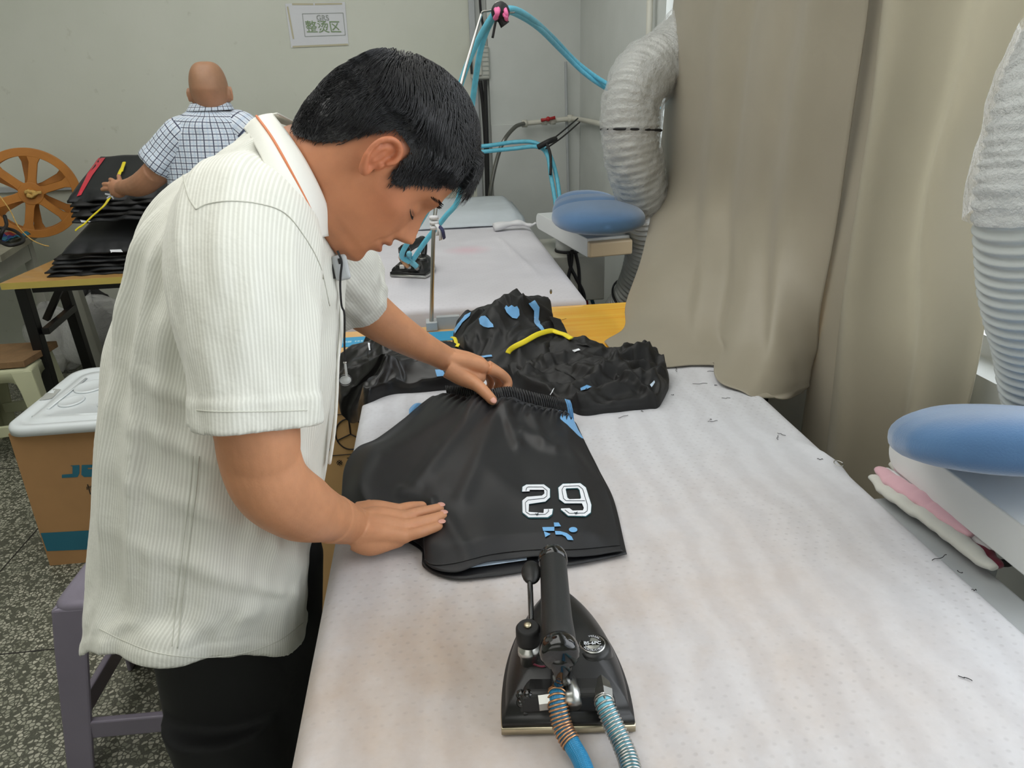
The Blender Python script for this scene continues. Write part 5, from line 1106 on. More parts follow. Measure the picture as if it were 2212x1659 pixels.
# ---- shirt ----
secs = [((197, 1368), (668, 1352), .90, .165), ((199, 1250), (674, 1240), .91, .165), ((205, 1100), (682, 1140), .92, .165), ((214, 920), (706, 990), .935, .170), ((229, 750), (724, 850), .945, .180), ((254, 610), (734, 735), .955, .190), ((300, 500), (738, 650), .96, .195), ((368, 402), (738, 592), .965, .190), ((448, 334), (734, 552), .965, .160), ((528, 284), (728, 524), .965, .115), ((585, 268), (715, 500), .965, .080), ((640, 290), (700, 450), .965, .068)]
def shirt_sections(n):
    B_ = [P(*s[0], Y=s[2]) for s in secs]; F_s = [P(*s[1], Y=s[2]) for s in secs]; return spline(B_, n), spline(F_s, n), spline([(s[3], s[2], 0) for s in secs], n)
nS, nC = 170, 220
SB, SF, SD = shirt_sections(nS+1)
def fit_sections(B_, F_, bs, lo, hi, it=6):
    B_, F_ = B_.copy(), F_.copy(); tb = [proj(p) for p in B_]; tf_ = [proj(p) for p in F_]
    for _ in range(it):
        for i in range(len(B_)):
            wgt = lo[i] if hasattr(lo, '__len__') else lo
            c, ax = (B_[i]+F_[i])/2, (F_[i]-B_[i])/2; b = bs[i]; hh = hi[i] if hasattr(hi, '__len__') else hi; d = A(tf_[i][0]-tb[i][0], tf_[i][1]-tb[i][1]); L2 = d@d; ss = []
            for a in np.linspace(0, 2*PI, 49)[:-1]:
                ca, sa = math.cos(a), math.sin(a); p = c+ax*math.copysign(abs(ca)**.88, ca)+A(0, -b*math.copysign(abs(sa)**.82, sa), 0); q = proj(p); ss.append(((q[0]-tb[i][0])*d[0]+(q[1]-tb[i][1])*d[1]*hh)/(d[0]**2+d[1]**2*hh))
            s0, s1 = min(ss), max(ss); v_ = F_[i]-B_[i]; B_[i] = B_[i]-v_*s0*.8*wgt; F_[i] = F_[i]-v_*(s1-1)*.8*wgt
    return B_, F_
SB, SF = fit_sections(SB, SF, SD[:, 0], 1, [sm(.5, .65, i/nS) for i in range(nS+1)])
def tor(i, a, off=0):   # a: angle, 0 = front, 90deg = near side, 180 = back
    c = (SB[i]+SF[i])/2; ax = (SF[i]-SB[i])/2; b = SD[i][0]; ca, sa = math.cos(a), math.sin(a)
    return c+ax*math.copysign(abs(ca)**.88, ca)+A(0, -b*math.copysign(abs(sa)**.82, sa), 0)
HEM = .095
R_, UVs = [], []
vlen = np.concatenate([[0], np.cumsum(np.linalg.norm(np.diff((SB+SF)/2, axis=0), axis=1))])
for i in range(nS+1):
    v_ = i/nS; r_ = []
    for k in range(nC):
        a = 2*PI*k/nC; p = tor(i, a); c = (SB[i]+SF[i])/2; n_ = p-c; n_ /= np.linalg.norm(n_)
        near = max(0, math.sin(a)); x = 1-k/nC*2
        d_ = 0
        # hem curves: side tails cut higher, drapery grows towards the hem
        flare = 1-sm(0, .55, v_)
        d_ += .007*flare*math.sin(a*5+1.3*math.sin(v_*5))*(.5+.5*near)+.006*flare*ns(a*2.2, v_*3, 2)-.003
        d_ += .010*ns(a*3.0, v_*6, 5)+.0045*ns(a*7, v_*14, 8)
        # long folds falling from the shoulder blade
        for a0, sl, am, wd in ((2.55, -.9, .011, .07), (2.25, -1.1, .010, .06), (2.85, -.5, .009, .08), (1.95, -.8, .007, .06)):
            t_ = (.72-v_); d_ += am*gs(a-(a0+sl*t_*.55), wd*(1+t_))*sm(.0, .12, t_)*(1-sm(.40, .66, t_))
        for t0, am in ((.30, .008), (.36, .007), (.24, .006), (.18, .006)):
            t_ = v_-(t0+.05*math.sin(a*1.4)+.08*(a-1.57)); d_ += am*gs(t_, .012)*gs(a-1.2, .8)
        d_ += .0022*gs(a-1.93-.04*math.sin(v_*3), .012)+.0010*gs(a-1.99, .014)*math.sin(v_*240)  # side seam
        if v_ < .025: d_ += .0022
        side = gs(abs(math.sin(a))-1, .55); p = p+n_*d_
        p = p+A(0, 0, HEM*side*(1-.35*max(0, math.cos(a)))*(1-sm(0, .18, v_)))
        r_.append(p); UVs.append((k/nC*.98, vlen[i]))
    R_.append(r_)
def sleeve(pts, r, n, seg, seed, flat=1.0, up=(0, 1, 0), closed=False):
    q = spline(pts, n); rr = np.interp(np.linspace(0, 1, n), np.linspace(0, 1, len(r)), r); v, f, uv = tube_g(q, rr, seg, closed, flat, up); v = np.array(v); L = np.concatenate([[0], np.cumsum(np.linalg.norm(np.diff(q, axis=0), axis=1))])
    out = []; U = []
    for i in range(n):
        for k in range(seg):
            j = i*seg+k; d_ = (v[j]-q[i]); d_ /= np.linalg.norm(d_); a = 2*PI*k/seg; t = i/(n-1)
            w = .006*ns(math.cos(a)*2.2, math.sin(a)*2.2, t*3.5+seed)+.0035*ns(math.cos(a)*5, math.sin(a)*5, t*7+seed)+.005*t*math.sin(a*4+seed)*sm(.3, 1, t)
            w += (.0024 if t > .885 else 0)
            out.append(v[j]+d_*w); U.append((k/seg*2*PI*rr[n-1], L[i]))
    return out, f, U
def garment_skin(sources, voxel, smooth, cuts, name, mat, parent):
    """sources: (verts, faces, uv, seg) ring tubes; fuse them into one cloth, keep the thread direction of each"""
    v, f = fuse([(s_[0], s_[1]) for s_ in sources], voxel, smooth)
    keep = []
    cen = np.array([v[list(q)].mean(0) for q in f]); nr_ = np.array([np.cross(v[q[2]]-v[q[0]], v[q[-1]]-v[q[1]]) for q in f]); nr_ /= np.linalg.norm(nr_, axis=1)[:, None]+1e-12
    cut = np.zeros(len(f), bool)
    for c, d, tol, rad in cuts:   # open the ends: faces looking along d near the plane through c
        d = nrm_(d); cut |= (nr_@d > .72) & (np.abs((cen-c)@d) < tol) & (np.linalg.norm(cen-c, axis=1) < rad)
    trees, best = [], None
    for sv_, sf_, su_, seg in sources:
        sfq = [q for q in sf_ if len(q) == 4]; t = BVHTree.FromPolygons([tuple(p) for p in sv_], sfq+[q for q in sf_ if len(q) != 4]); D = np.zeros(len(f)); UVf = []
        sva = np.array([tuple(p) for p in sv_]); sua = np.array(su_); per = sua[:seg, 0].max()+sua[1, 0]-sua[0, 0]
        for fi, q in enumerate(f):
            co = Vector(cen[fi]); h = t.find_nearest(co); D[fi] = h[3]; UVf.append(h[2])
        
        trees.append((D, UVf, sva, sua, sfq, seg, per))
    pick = np.argmin(np.stack([t[0] for t in trees]), 0)
    cut = np.array([trees[pick[i]][1][i] >= len(trees[pick[i]][4]) for i in range(len(f))]); ecount = {}
    for q, c in zip(f, cut):
        if not c:
            for i in range(len(q)): e_ = (min(q[i], q[(i+1) % len(q)]), max(q[i], q[(i+1) % len(q)])); ecount[e_] = ecount.get(e_, 0)+1
    nb = {}
    for (a_, b2_), c in ecount.items():
        if c == 1: nb.setdefault(a_, []).append(b2_); nb.setdefault(b2_, []).append(a_)
    for _ in range(14):
        nv = {k: v[k]*.4+.6*np.mean([v[j] for j in js], 0) for k, js in nb.items()}
        for k, p in nv.items(): v[k] = p
    me = bpy.data.meshes.new(name); og = ORG[parent.name]; F2 = [q for q, c in zip(f, cut) if not c]; idx = [i for i, c in enumerate(cut) if not c]
    me.from_pydata((v-og).tolist(), [], F2); me.update(); l = me.uv_layers.new(name='UVMap'); out = []
    for q, fi in zip(F2, idx):
        D, UVf, sva, sua, sfq, seg, per = trees[pick[fi]]; sq_ = sfq[UVf[fi]]; a, b_, c_, d_ = [sva[i] for i in sq_]
        # faces are (ring i: k, k+1), (ring i+1: k+1, k)
        eu, ev = (b_-a+c_-d_)/2, (d_-a+c_-b_)/2; U0 = sua[sq_[0]]; du = (sua[sq_[1]][0]-U0[0]); du = du if du > 0 else du+per; dv = sua[sq_[3]][1]-U0[1]
        g11, g12, g22 = eu@eu, eu@ev, ev@ev; det = g11*g22-g12*g12+1e-14
        for i in q:
            r_ = v[i]-a; x, y = r_@eu, r_@ev; s_, t_ = (g22*x-g12*y)/det, (g11*y-g12*x)/det; out.append((U0[0]+s_*du, U0[1]+t_*dv))
    l.data.foreach_set('uv', np.array(out).ravel()); me.polygons.foreach_set('use_smooth', [True]*len(me.polygons)); me.materials.append(mat)
    o = bpy.data.objects.new(name, me); COL.objects.link(o); o.parent = parent; ORG[o.name] = og; return o
sv, sf_ = rings(R_, caps=(True, True)); Ut = [(2*PI*k/nC*.17, vlen[i]) for i in range(nS+1) for k in range(nC)]
near_pts = [P(640, 420, Y=.96), P(575, 462, Y=.90), P(542, 505, Y=.845), P(532, 600, Y=.800), P(540, 710, Y=.772), P(550, 820, Y=.75), P(554, 918, Y=.735)]
nv_, nf_, nU = sleeve(near_pts, [.05, .078, .088, .086, .082, .076, .0715], 110, 120, 3, .82, (0, 1, 0), True)
far_pts = [P(600, 440, Y=1.0), P(640, 500, Y=1.09), P(680, 545, Y=1.15), P(718, 592, Y=1.21), P(752, 632, Y=1.27)]
fv_, ff2, fU = sleeve(far_pts, [.05, .080, .085, .080, .072], 70, 90, 11, 1.0, (0, 1, 0), True)
shirt = garment_skin([(sv, sf_, Ut, nC), (nv_, nf_, nU, 120), (fv_, ff2, fU, 90)], .0034, 3,
    [(near_pts[-1], near_pts[-1]-near_pts[-2], .03, .12), (far_pts[-1], far_pts[-1]-far_pts[-2], .03, .12), ((SB[0]+SF[0])/2, A(0, 0, -1), .16, .34), ((SB[-1]+SF[-1])/2, A(.5, 0, .8), .05, .075)], 'shirt', M['shirt'], man)
solid(shirt, .0016, 1)
sbv = bvh(shirt)
def seam(name, pts, r=.0009, off=.0001, mat='stitch'):
    q = [hit(sbv, x, y, off) for x, y in spline([(x, y, 0) for x, y in pts], 90)[:, :2]]; q = [p for p in q if p is not None]
    if len(q) < 5: return
    q = np.array(q); q[1:-1] = (q[:-2]+q[1:-1]*2+q[2:])/4; v, f, uv = tube_g(q, r, 6, sq=.6); mk(name, v, f, M[mat], shirt)
seam('side_seam', [(430, 985), (424, 1060), (410, 1170), (396, 1290), (384, 1400)], .0013); seam('side_seam', [(418, 985), (411, 1060), (397, 1170), (383, 1290), (372, 1396)], .0008)
seam('yoke_seam', [(394, 366), (399, 395), (409, 428), (424, 452)], .0012)
seam('armhole_seam', [(424, 452), (450, 440), (500, 434), (560, 440), (612, 458), (650, 500), (690, 570), (712, 660)], .0012)
seam('sleeve_hem_stitch', [(425, 886), (470, 889), (540, 889), (610, 888), (664, 886)], .0009)
seam('hem_stitch', [(215, 1358), (270, 1385), (340, 1410), (430, 1420), (520, 1412), (600, 1385), (655, 1345)], .0008)
# placket along the chest
pl_pts = [tor(i, .10)+A(.006, 0, 0) for i in range(int(nS*.90), int(nS*.04), -4)]
# collar leaves
def leaf(inner, outer, label, sgn=1):
    ni = 40; a, b = spline(inner, ni+1), spline(outer, ni+1); g = []
    def fn(s, t):
        i = int(round(s*ni)); p = lerp(a[i], b[i], t); bulge = .012*math.sin(PI*min(1, t*1.0))*(1-.3*s); return p+A(0, -sgn*bulge, .35*bulge)
    v, f, uv = grid(ni, 16, fn); o = mk('collar', v, f, M['collar'], shirt); solid(o, .0024, 0); return a, b, fn
inn = [P(588, 246, Y=.965), P(622, 290, Y=.915), P(662, 352, Y=.885), P(700, 430, Y=.888), P(724, 508, Y=.935)]
out_ = [P(528, 278, Y=.955), P(560, 330, Y=.870), P(602, 420, Y=.825), P(640, 490, Y=.825), P(667, 522, Y=.850)]
a_, b_, fnc = leaf(inn, out_, '')
pp = [fnc(s, .45-.10*s+.06*s)+A(0, -.0022, .001) for s in np.linspace(0, 1, 41)]; pp = [fnc(s, .42) + A(-.001, -.0028, .001) for s in np.linspace(0, 1, 41)]
v, f, uv = tube_g(pp, .0016, 8); mk('collar_piping', v, f, M['piping'], shirt)
mir = lambda p: A(p[0]+.004, 2*.965-p[1]+.012, p[2])
leaf([mir(p) for p in inn], [mir(p) for p in out_], '', -1)
# collar stand closing the gap to the neck
def stand(s, t): i = int(round(s*40)); p = a_[i] if s <= 1 else a_[-1]; return lerp(a_[i], a_[i]+A(-.022, .006, -.022), t)
v, f, uv = grid(40, 4, stand); o = mk('collar_stand', v, f, M['collar'], shirt); solid(o, .002, 0)
# far collar tip drooping below the chin
v, f, uv = grid(14, 16, lambda s, t: lerp(P(712, 500, Y=.955), P(735, 560, Y=.95), t)+A(-.030*s*(1-.5*t)+.008*math.sin(t*PI), -.004*s, .012*s*(1-t))); o = mk('collar_tip', v, f, M['collar'], shirt); solid(o, .002, 0)
# shirt front edge, buttons
fe = [P(728, 560, Y=.93), P(722, 600, Y=.93), P(733, 640, Y=.925), P(736, 700, Y=.925), P(730, 780, Y=.92), P(727, 860, Y=.915), P(722, 930, Y=.91), P(712, 1000, Y=.905)]
v, f, uv = tube_g(spline(fe, 60), .006, 10, sq=.4); mk('front_placket', v, f, M['collar'], shirt)
# trousers
tr_ = [((300, 1300), (668, 1300), .91, .155), ((305, 1450), (676, 1400), .90, .16), ((325, 1600), (680, 1560), .89, .165), ((345, 1700), (680, 1700), .89, .165)]
R_ = []
zl_ = [.80, .72, .66, .58]; xb = [-.385, -.392, -.385, -.375]; xf = [-.232, -.225, -.224, -.226]
hipc = lambda z: None
def trouser_ring(z, x0_, x1_, yc, b, n=60):
    cx_, r = (x0_+x1_)/2, (x1_-x0_)/2
    return [A(cx_+r*math.copysign(abs(math.cos(a))**.9, math.cos(a))*(1+.03*ns(math.cos(a)*2, math.sin(a)*2, z*6)), yc+b*math.sin(a)*(1+.03*ns(math.cos(a)*2+5, math.sin(a)*2, z*6)), z) for a in np.linspace(0, 2*PI, n+1)[:-1]]
g = G(); tY = .95
q_ = [(P(330, 1150, Y=tY), P(670, 1080, Y=tY)), (P(320, 1290, Y=tY), P(700, 1200, Y=tY)), (P(325, 1400, Y=tY), P(698, 1330, Y=tY)), (P(350, 1520, Y=tY), P(688, 1480, Y=tY)), (P(388, 1650, Y=tY), P(668, 1650, Y=tY))]
bq = (.095, .10, .105, .11, .11)
B0, F0 = fit_sections(np.array([a for a, b in q_]), np.array([b for a, b in q_]), bq, 1, 0)
xB, xF = B0[-1][0], F0[-1][0]
v, f = rings([[(B0[i]+F0[i])/2+(F0[i]-B0[i])/2*math.cos(a)+A(0, bb_*math.sin(a), 0) for a in np.linspace(0, 2*PI, 61)[:-1]] for i, bb_ in enumerate(bq)]); g.add(v, f)
for yc in (.885, 1.01):
    v, f = rings([trouser_ring(z, x0_, x1_, yc+dy, b) for z, x0_, x1_, b, dy in ((.58, xB+.02, xF, .075, 0), (.5, xB+.03, xF+.0, .085, 0), (.35, xB+.055, xF-.015, .08, 0), (.15, xB+.07, xF-.035, .075, 0), (.04, xB+.07, xF-.035, .075, 0))]); g.add(v, f)
tv, tf = fuse([(g.v, g.f)], .006, 3); mk('trousers', tv, tf, M['trouser'], man)
for yc in (.885, 1.01):
    R_ = []
    for z, x0_, x1_, b in ((0, -.46, -.16, .048), (.02, -.465, -.155, .052), (.05, -.46, -.18, .05), (.085, -.455, -.29, .042), (.10, -.45, -.33, .038)): R_.append(trouser_ring(z, x0_+.03, x1_+.03, yc, b, 36))
    v, f = rings(R_); mk('shoe', v, f, M['rubber'], man)
# ---- clip microphone, cord and pendant lens hanging from collar ----
mic = empty('clip_microphone', P(737, 580, Y=.915), 'small silver clip on microphone at shirt collar below chin', 'microphone')
c = P(737, 578, Y=.905); B = basis((.05, -.9, .3), (1, 0, .15), c); o = G().box(-.0095, .0095, -.016, .016, -.005, .005, B).build('mic_body', M['grey_metal'], mic, smooth=False); bev(o, .004)
G().box(-.0015, .0015, .004, .011, .005, .0056, B).build('slot', M['black_metal'], mic, smooth=False)
G().box(-.017, -.009, -.012, .006, -.004, .002, B).build('clip', M['black_metal'], mic, smooth=False)
cable('pendant_cord', [P(729, 542, Y=.90), P(738, 565, Y=.895), P(736, 592, Y=.895), P(735, 620, Y=.90), P(738, 660, Y=.905), P(744, 680, Y=.91), P(744, 740, Y=.92), P(745, 783, Y=.93)], .0014, M['black_cord'], 'thin black cord hanging from collar in front of white shirt', 'cord')
ln_ = empty('hanging_lens', P(745, 822, Y=.93), 'small round glass lens on clear stem hanging at end of cord', 'lens')
c = P(746, 821, Y=.93); B = basis((.1, -.9, .42), (1, 0, 0), c)
v, f, uv = tube_g([tuple(B@Vector((.0085*math.cos(a), .0068*math.sin(a), 0))) for a in np.linspace(0, 2*PI, 41)], .0008, 8, cap=False); mk('rim', v, f, M['black_metal'], ln_)
v, f = lathe([(.0083, -.0006), (.0083, .0006)], (0, 0, 0), B, 32); mk('lens_disc', v, f, M['film'], ln_)
v, f, uv = tube_g([P(745, 783, Y=.93), P(749, 812, Y=.93)], .0018, 8); mk('stem', v, f, M['film'], ln_)
v, f = ell(P(745, 783, Y=.928), [(.0025, 0, 0), (0, .002, 0), (0, 0, .0015)]); mk('stem_clip', v, f, M['steel'], ln_)
# ================= man in the checked shirt, seen from behind =================
Y2 = 3.0
def Q(px, py, dy=0): return P(px, py, Y=Y2+dy)
hc = Q(452, 192, -.0); parts = []
R_ = []
for j in range(41):
    t = -PI/2+PI*j/40; u = math.sin(t)*.094; 
    w = .0675*math.cos(t)**.62*(1-.10*sm(0, -1, math.sin(t))); dp = .088*math.cos(t)**.7
    R_.append([hc+A(w*math.cos(a)-.012*math.sin(t)*0, dp*math.sin(a)+.02*(u < 0)*(-u/.094), u) for a in np.linspace(0, 2*PI, 49)[:-1]])
parts.append(rings(R_))
for s, py in ((-1, 205), (1, 212)):
    c = hc+A(s*.070, .005, -.022); parts.append(ell(c, [(.008, 0, 0), (0, .016, 0), (s*.004, 0, .028)], 14, 10))
    parts.append(chain([c+A(s*.006, -.004, .028), c+A(s*.010, -.010, .010), c+A(s*.007, -.006, -.022)], [.004, .005, .005], 14, 8))
parts.append(limb([hc+A(0, .01, -.05), Q(456, 235, .02), Q(458, 262, .02), Q(462, 300, .02)], [.060, .062, .070, .09], 18, 24))
R_ = []
for (px, py, w, b) in ((460, 255, .06, .05), (462, 275, .15, .08), (465, 320, .19, .10), (470, 420, .18, .11), (470, 540, .165, .11), (470, 700, .16, .11)): c = Q(px, py, .04); R_.append([c+A(w*math.cos(a), b*math.sin(a), 0) for a in np.linspace(0, 2*PI, 33)[:-1]])
parts.append(rings(R_))
parts.append(limb([Q(400, 275), Q(372, 320), Q(345, 365), Q(322, 388, .03)], [.058, .055, .050, .045], 24, 20))
parts.append(chain([Q(335, 372, 0), Q(315, 392, .03), Q(295, 402, .08), Q(270, 405, .14), Q(256, 408, .18)], [.047, .047, .042, .032, .027], 30, 18))
wr2 = Q(262, 407, .17)
for k, (bx, by, tx, ty, dz) in enumerate(((262, 398, 256, 377, 0), (254, 399, 236, 387, 0), (249, 404, 221, 398, 0), (250, 411, 218, 410, 0), (262, 418, 240, 420, 0))):
    m_ = Q(bx, by, .20); t_ = Q(tx, ty, .22); parts.append(chain([wr2, m_, (m_+t_)/2+A(0, -.004, .006), t_], [.022, .014, .0095, .0085], 22, 12))
parts.append(ell(Q(254, 408, .19), [(.036, 0, .01), (0, .018, 0), (-.01, 0, .036)], 16, 10))
parts.append(limb([Q(520, 290, .0), Q(545, 350, .05), Q(545, 420, .25)], [.058, .05, .04], 20, 18))
v_, f_ = fuse(parts, .0034, 2)
m2 = empty('person', (float(hc[0]), Y2+.1, 0), 'man with shaved head in blue checked shirt seen from behind sorting black trousers', 'person')
b2 = mk('body', v_, f_, M['skin2'], m2); d = v_-hc; c_ = np.ones((len(v_), 3)); top_ = 1/(1+np.exp(-(d[:, 2]+.015-.02*np.cos(d[:, 0]*30))/.012)); top_ *= (np.abs(d[:, 0]) < .079)*(d[:, 2] < .2)*(d[:, 2] > -.08)
c_ = c_*(1-top_[:, None])+c_*np.array((.74, .80, .80))*top_[:, None]; set_tint(b2, c_)
s2 = [((415, 236), (497, 240), .065, .02), ((400, 246), (520, 250), .085, .02), ((362, 262), (560, 266), .105, .03), ((352, 300), (585, 300), .125, .04), ((362, 370), (590, 370), .135, .04), ((368, 450), (590, 450), .135, .05), ((370, 560), (588, 560), .135, .05), ((368, 700), (590, 700), .14, .05)]
L_ = spline([Q(*s[0], s[3]) for s in s2], 90); Rr_ = spline([Q(*s[1], s[3]) for s in s2], 90); bb2 = spline([(s[2], 0, 0) for s in s2], 90); R_, U = [], []; vl = 0
for i in range(90):
    c = (L_[i]+Rr_[i])/2; w = (Rr_[i]-L_[i])/2; wl = np.linalg.norm(w)
    if i: vl += np.linalg.norm((L_[i]+Rr_[i]-L_[i-1]-Rr_[i-1])/2)
    r_ = []
    for k in range(120):
        a = 2*PI*k/120; p = c+w*math.copysign(abs(math.cos(a))**.9, math.cos(a))+A(0, bb2[i][0]*math.sin(a), 0); n_ = p-c; n_ /= np.linalg.norm(n_); r_.append(p+n_*(.008*ns(a*2, i*.06, 3)+.004*ns(a*5, i*.12, 9))); U.append((k/120*1.05, vl))
    R_.append(r_)
sv2, sf2 = rings(R_); U2 = U
av, af, aU = sleeve([Q(455, 262, .04), Q(425, 275, .02), Q(398, 290), Q(370, 322), Q(340, 362)], [.04, .05, .068, .070, .070], 60, 80, 21, 1.0, (0, 1, 0), True)
bv_, bf_, bU = sleeve([Q(490, 265, .04), Q(520, 280), Q(545, 310, .02), Q(560, 360, .05)], [.04, .07, .072, .070], 50, 60, 25, 1.0, (0, 1, 0), True)
o = garment_skin([(sv2, sf2, U2, 120), (av, af, aU, 80), (bv_, bf_, bU, 60)], .0055, 3, [(Q(340, 362), Q(340, 362)-Q(370, 322), .03, .1)], 'shirt', M['plaid'], m2); solid(o, .003, 1)
R_, U = [], []
for t in np.linspace(0, 1, 10): R_.append([Q(455, 222+t*16, .02)+A((.070+.016*t)*math.cos(a), (.068+.016*t)*math.sin(a), .010*(1 if math.sin(a) > 0 else -1)*abs(math.sin(a))*0-.02*max(0, math.sin(a))) for a in np.linspace(0, 2*PI, 61)[:-1]]); U += [(a*.08, t*.04) for a in np.linspace(0, 2*PI, 61)[:-1]]
v, f = rings(R_, caps=(False, False)); o = mk('collar', v, f, M['plaid'], m2, uv=U); solid(o, .003, 0)
g = G(); 
zt_ = .86; cx_ = Q(478, 600, .05)[0]
v, f = rings([trouser_ring(z, cx_-w, cx_+w, Y2+.02, b) for z, w, b in ((1.0, .16, .11), (.9, .17, .12), (.75, .175, .12), (.68, .17, .12))]); g.add(v, f)
for s in (-1, 1):
    v, f = rings([trouser_ring(z, cx_+s*.085-w, cx_+s*.085+w, Y2+.02, w) for z, w in ((.78, .085), (.5, .08), (.3, .075), (.04, .07))]); g.add(v, f)
tv, tf = fuse([(g.v, g.f)], .008, 3); mk('trousers', tv, tf, M['trouser'], m2)
for s in (-1, 1):
    v, f = rings([trouser_ring(z, cx_+s*.085-.05*k_, cx_+s*.085+.05*k_, Y2+.10, .13*k_) for z, k_ in ((0, 1), (.03, 1.02), (.07, .9), (.09, .6))]); mk('shoe', v, f, M['rubber'], m2)
# ================= garments on the near table =================
SZ = TZ+.004
def Cn(pts, n): return spline(pts, n)
# main shorts being held: waist edge to hem, back panel under front panel
def coons(top, bot, left, right, nu, nv, zf):
    T_, B_, L_, R_ = [spline(x, m) for x, m in ((top, nu+1), (bot, nu+1), (left, nv+1), (right, nv+1))]
    def fn(a, b):
        i, j = int(round(a*nu)), int(round(b*nv))
        p = lerp(T_[i], B_[i], b)+lerp(L_[j], R_[j], a)-(lerp(lerp(T_[0], T_[-1], a), lerp(B_[0], B_[-1], a), b)); return p+zf(a, b, p)
    return grid(nu, nv, fn)
z1 = SZ+.012
topc = [P(962, 836, z=.892), P(1000, 838, z=.902), P(1050, 844, z=.912), P(1100, 838, z=.914), P(1160, 852, z=.906), P(1205, 862, z=.900), P(1230, 868, z=.897)]
DN = A(.004, -.020, -.030); band_low = [p+DN for p in topc]
botc = [P(738, 1078, z=.838), P(800, 1120, z=.860), P(905, 1176, z=.861), P(925, 1222, z=.861), P(985, 1236, z=.862), P(1060, 1215, z=.863), P(1150, 1205, z=.862), P(1240, 1203, z=.862), P(1345, 1192, z=.861)]
lefc = [band_low[0], P(930, 862, z=.866), P(872, 905, z=.864), P(815, 948, z=.862), P(772, 968, z=.855), P(745, 1010, z=.843), P(738, 1078, z=.838)]
rigc = [band_low[-1], P(1243, 915, z=.864), P(1262, 955, z=.862), P(1290, 1015, z=.861), P(1320, 1080, z=.861), P(1345, 1192, z=.861)]
def sh_z(a, b, p):
    px, py = proj(p); e = min(a, 1-a, b*2, (1-b)*2); z = .012*sm(0, .10, min(a, 1-a))*sm(0, .06, 1-b)
    # gathers below the waistband, radiating creases from the gripping hand
    z += .0035*math.sin(a*150+2*ns(a*9, b*4))*gs(b-.10, .10)*(b > .02)+.006*ns(a*14, b*5, 3)*gs(b-.2, .16)
    for (x0_, y0_, x1_, y1_, am, w) in ((1050, 870, 900, 1060, .008, 16), (1085, 890, 1000, 1090, .006, 18), (1030, 880, 850, 980, .006, 18), (1090, 900, 1120, 975, .010, 12), (1130, 950, 1200, 985, .009, 11), (1150, 915, 1175, 975, .007, 11), (1200, 960, 1290, 1040, .004, 14), (930, 1100, 870, 1080, .013, 14), (1060, 1030, 1200, 1150, .003, 26), (1120, 860, 1100, 905, .006, 9), (820, 1000, 780, 1060, .005, 22), (960, 1130, 1010, 1210, .004, 16)):
        q0, q1 = A(x0_, y0_), A(x1_, y1_); d = q1-q0; L2 = d@d; t = ((A(px, py)-q0)@d)/L2; tt = min(1, max(0, t)); dist = np.linalg.norm(A(px, py)-q0-tt*d); z += am*math.exp(-(dist/w)**2)*(1-.4*tt)
    z *= 1-.75*math.exp(-((px-850)/95)**4-((py-1128)/48)**4)
    z += .0025*ns(px*.012, py*.012, 5)*(1 if b > .15 else 0)
    z -= .006*gs(1-b, .02)*0
    return A(0, 0, z)
v, f, uv = coons(band_low, botc, lefc, rigc, 200, 170, sh_z)
sho = empty('football_shorts', P(1080, 1080, z=TZ), 'black shorts with number 29 and sky blue side panel held flat by both hands', 'shorts')
VF = np.array(v).reshape(171, 201, 3)
front = mk('front_panel', v, f, M['black_jersey'], sho); solid(front, .0012, -1)
botb = [P(738, 1084, z=.834), P(800, 1130, z=.856), P(905, 1185, z=.856), P(915, 1224, z=.8555), P(980, 1250, z=.8555), P(1060, 1245, z=.8555), P(1150, 1232, z=.8555), P(1240, 1219, z=.8555), P(1354, 1196, z=.856)]
rigb = [band_low[-1]-A(0, 0, .006), P(1245, 915, z=.859), P(1264, 955, z=.857), P(1294, 1015, z=.857), P(1326, 1080, z=.857), P(1354, 1196, z=.857)]
v, f, uv = coons([p-A(0, 0, .006) for p in band_low], botb, [p-A(0, 0, .006) for p in lefc], rigb, 120, 90, lambda a, b, p: A(0, 0, .0012*ns(a*8, b*8)))
backp = mk('back_panel', v, f, M['black_jersey'], sho); solid(backp, .0012, 1)
fb_ = bvh(front); bkb = bvh(backp)
# waistband: ribbed elastic ring following the top edge
wt2 = spline(topc, 241)
def wband(a, b):
    i = min(240, int(round(a*240))); p = wt2[i]; amp = .0022*math.sin(a*2*PI*62)+.0012*ns(a*40, b*3)
    return p+DN*b*1.06+A(0, -.5*(amp+.005*math.sin(PI*b)), .8*amp+.007*math.sin(PI*b)-.0018*gs(b-.5, .05)-.0018*gs(b-.93, .04)+.002)
v, f, uv = grid(240, 14, wband); o = mk('waistband', v, f, M['black_jersey'], sho); solid(o, .002, 0)
wb_ = bvh(o)
v, f, uv = grid(16, 14, lambda a, b: wband(.925+a*.078, b)+A(0, -.0012, .0014)); o = mk('blue_waistband_end', v, f, M['sky_cloth'], sho); solid(o, .001, 0)
def side_panel(a, b):
    bb = b*.37; w = np.interp(bb, [0, .1, .2, .3, .37], [.10, .17, .14, .07, .002]); x = (1-w*(1-a))*200; i = min(199, int(x)); t = x-i; j = bb*170; k = min(169, int(j)); u_ = j-k
    p = lerp(lerp(VF[k, i], VF[k, i+1], t), lerp(VF[k+1, i], VF[k+1, i+1], t), u_); return p+A(.0016*a, 0, .0014-.003*gs(a-1, .02))
v, f, uv = grid(16, 60, side_panel); mk('side_panel', v, f, M['sky_cloth'], sho)
v, f, uv = grid(14, 14, lambda a, b: P(884+a*40, 884-a*18+b*16, z=.858)+A(0, 0, .014*math.sin(PI*b)*math.sin(PI*min(1, a+.15)))); mk('blue_panel_edge', v, f, M['sky_cloth'], sho)
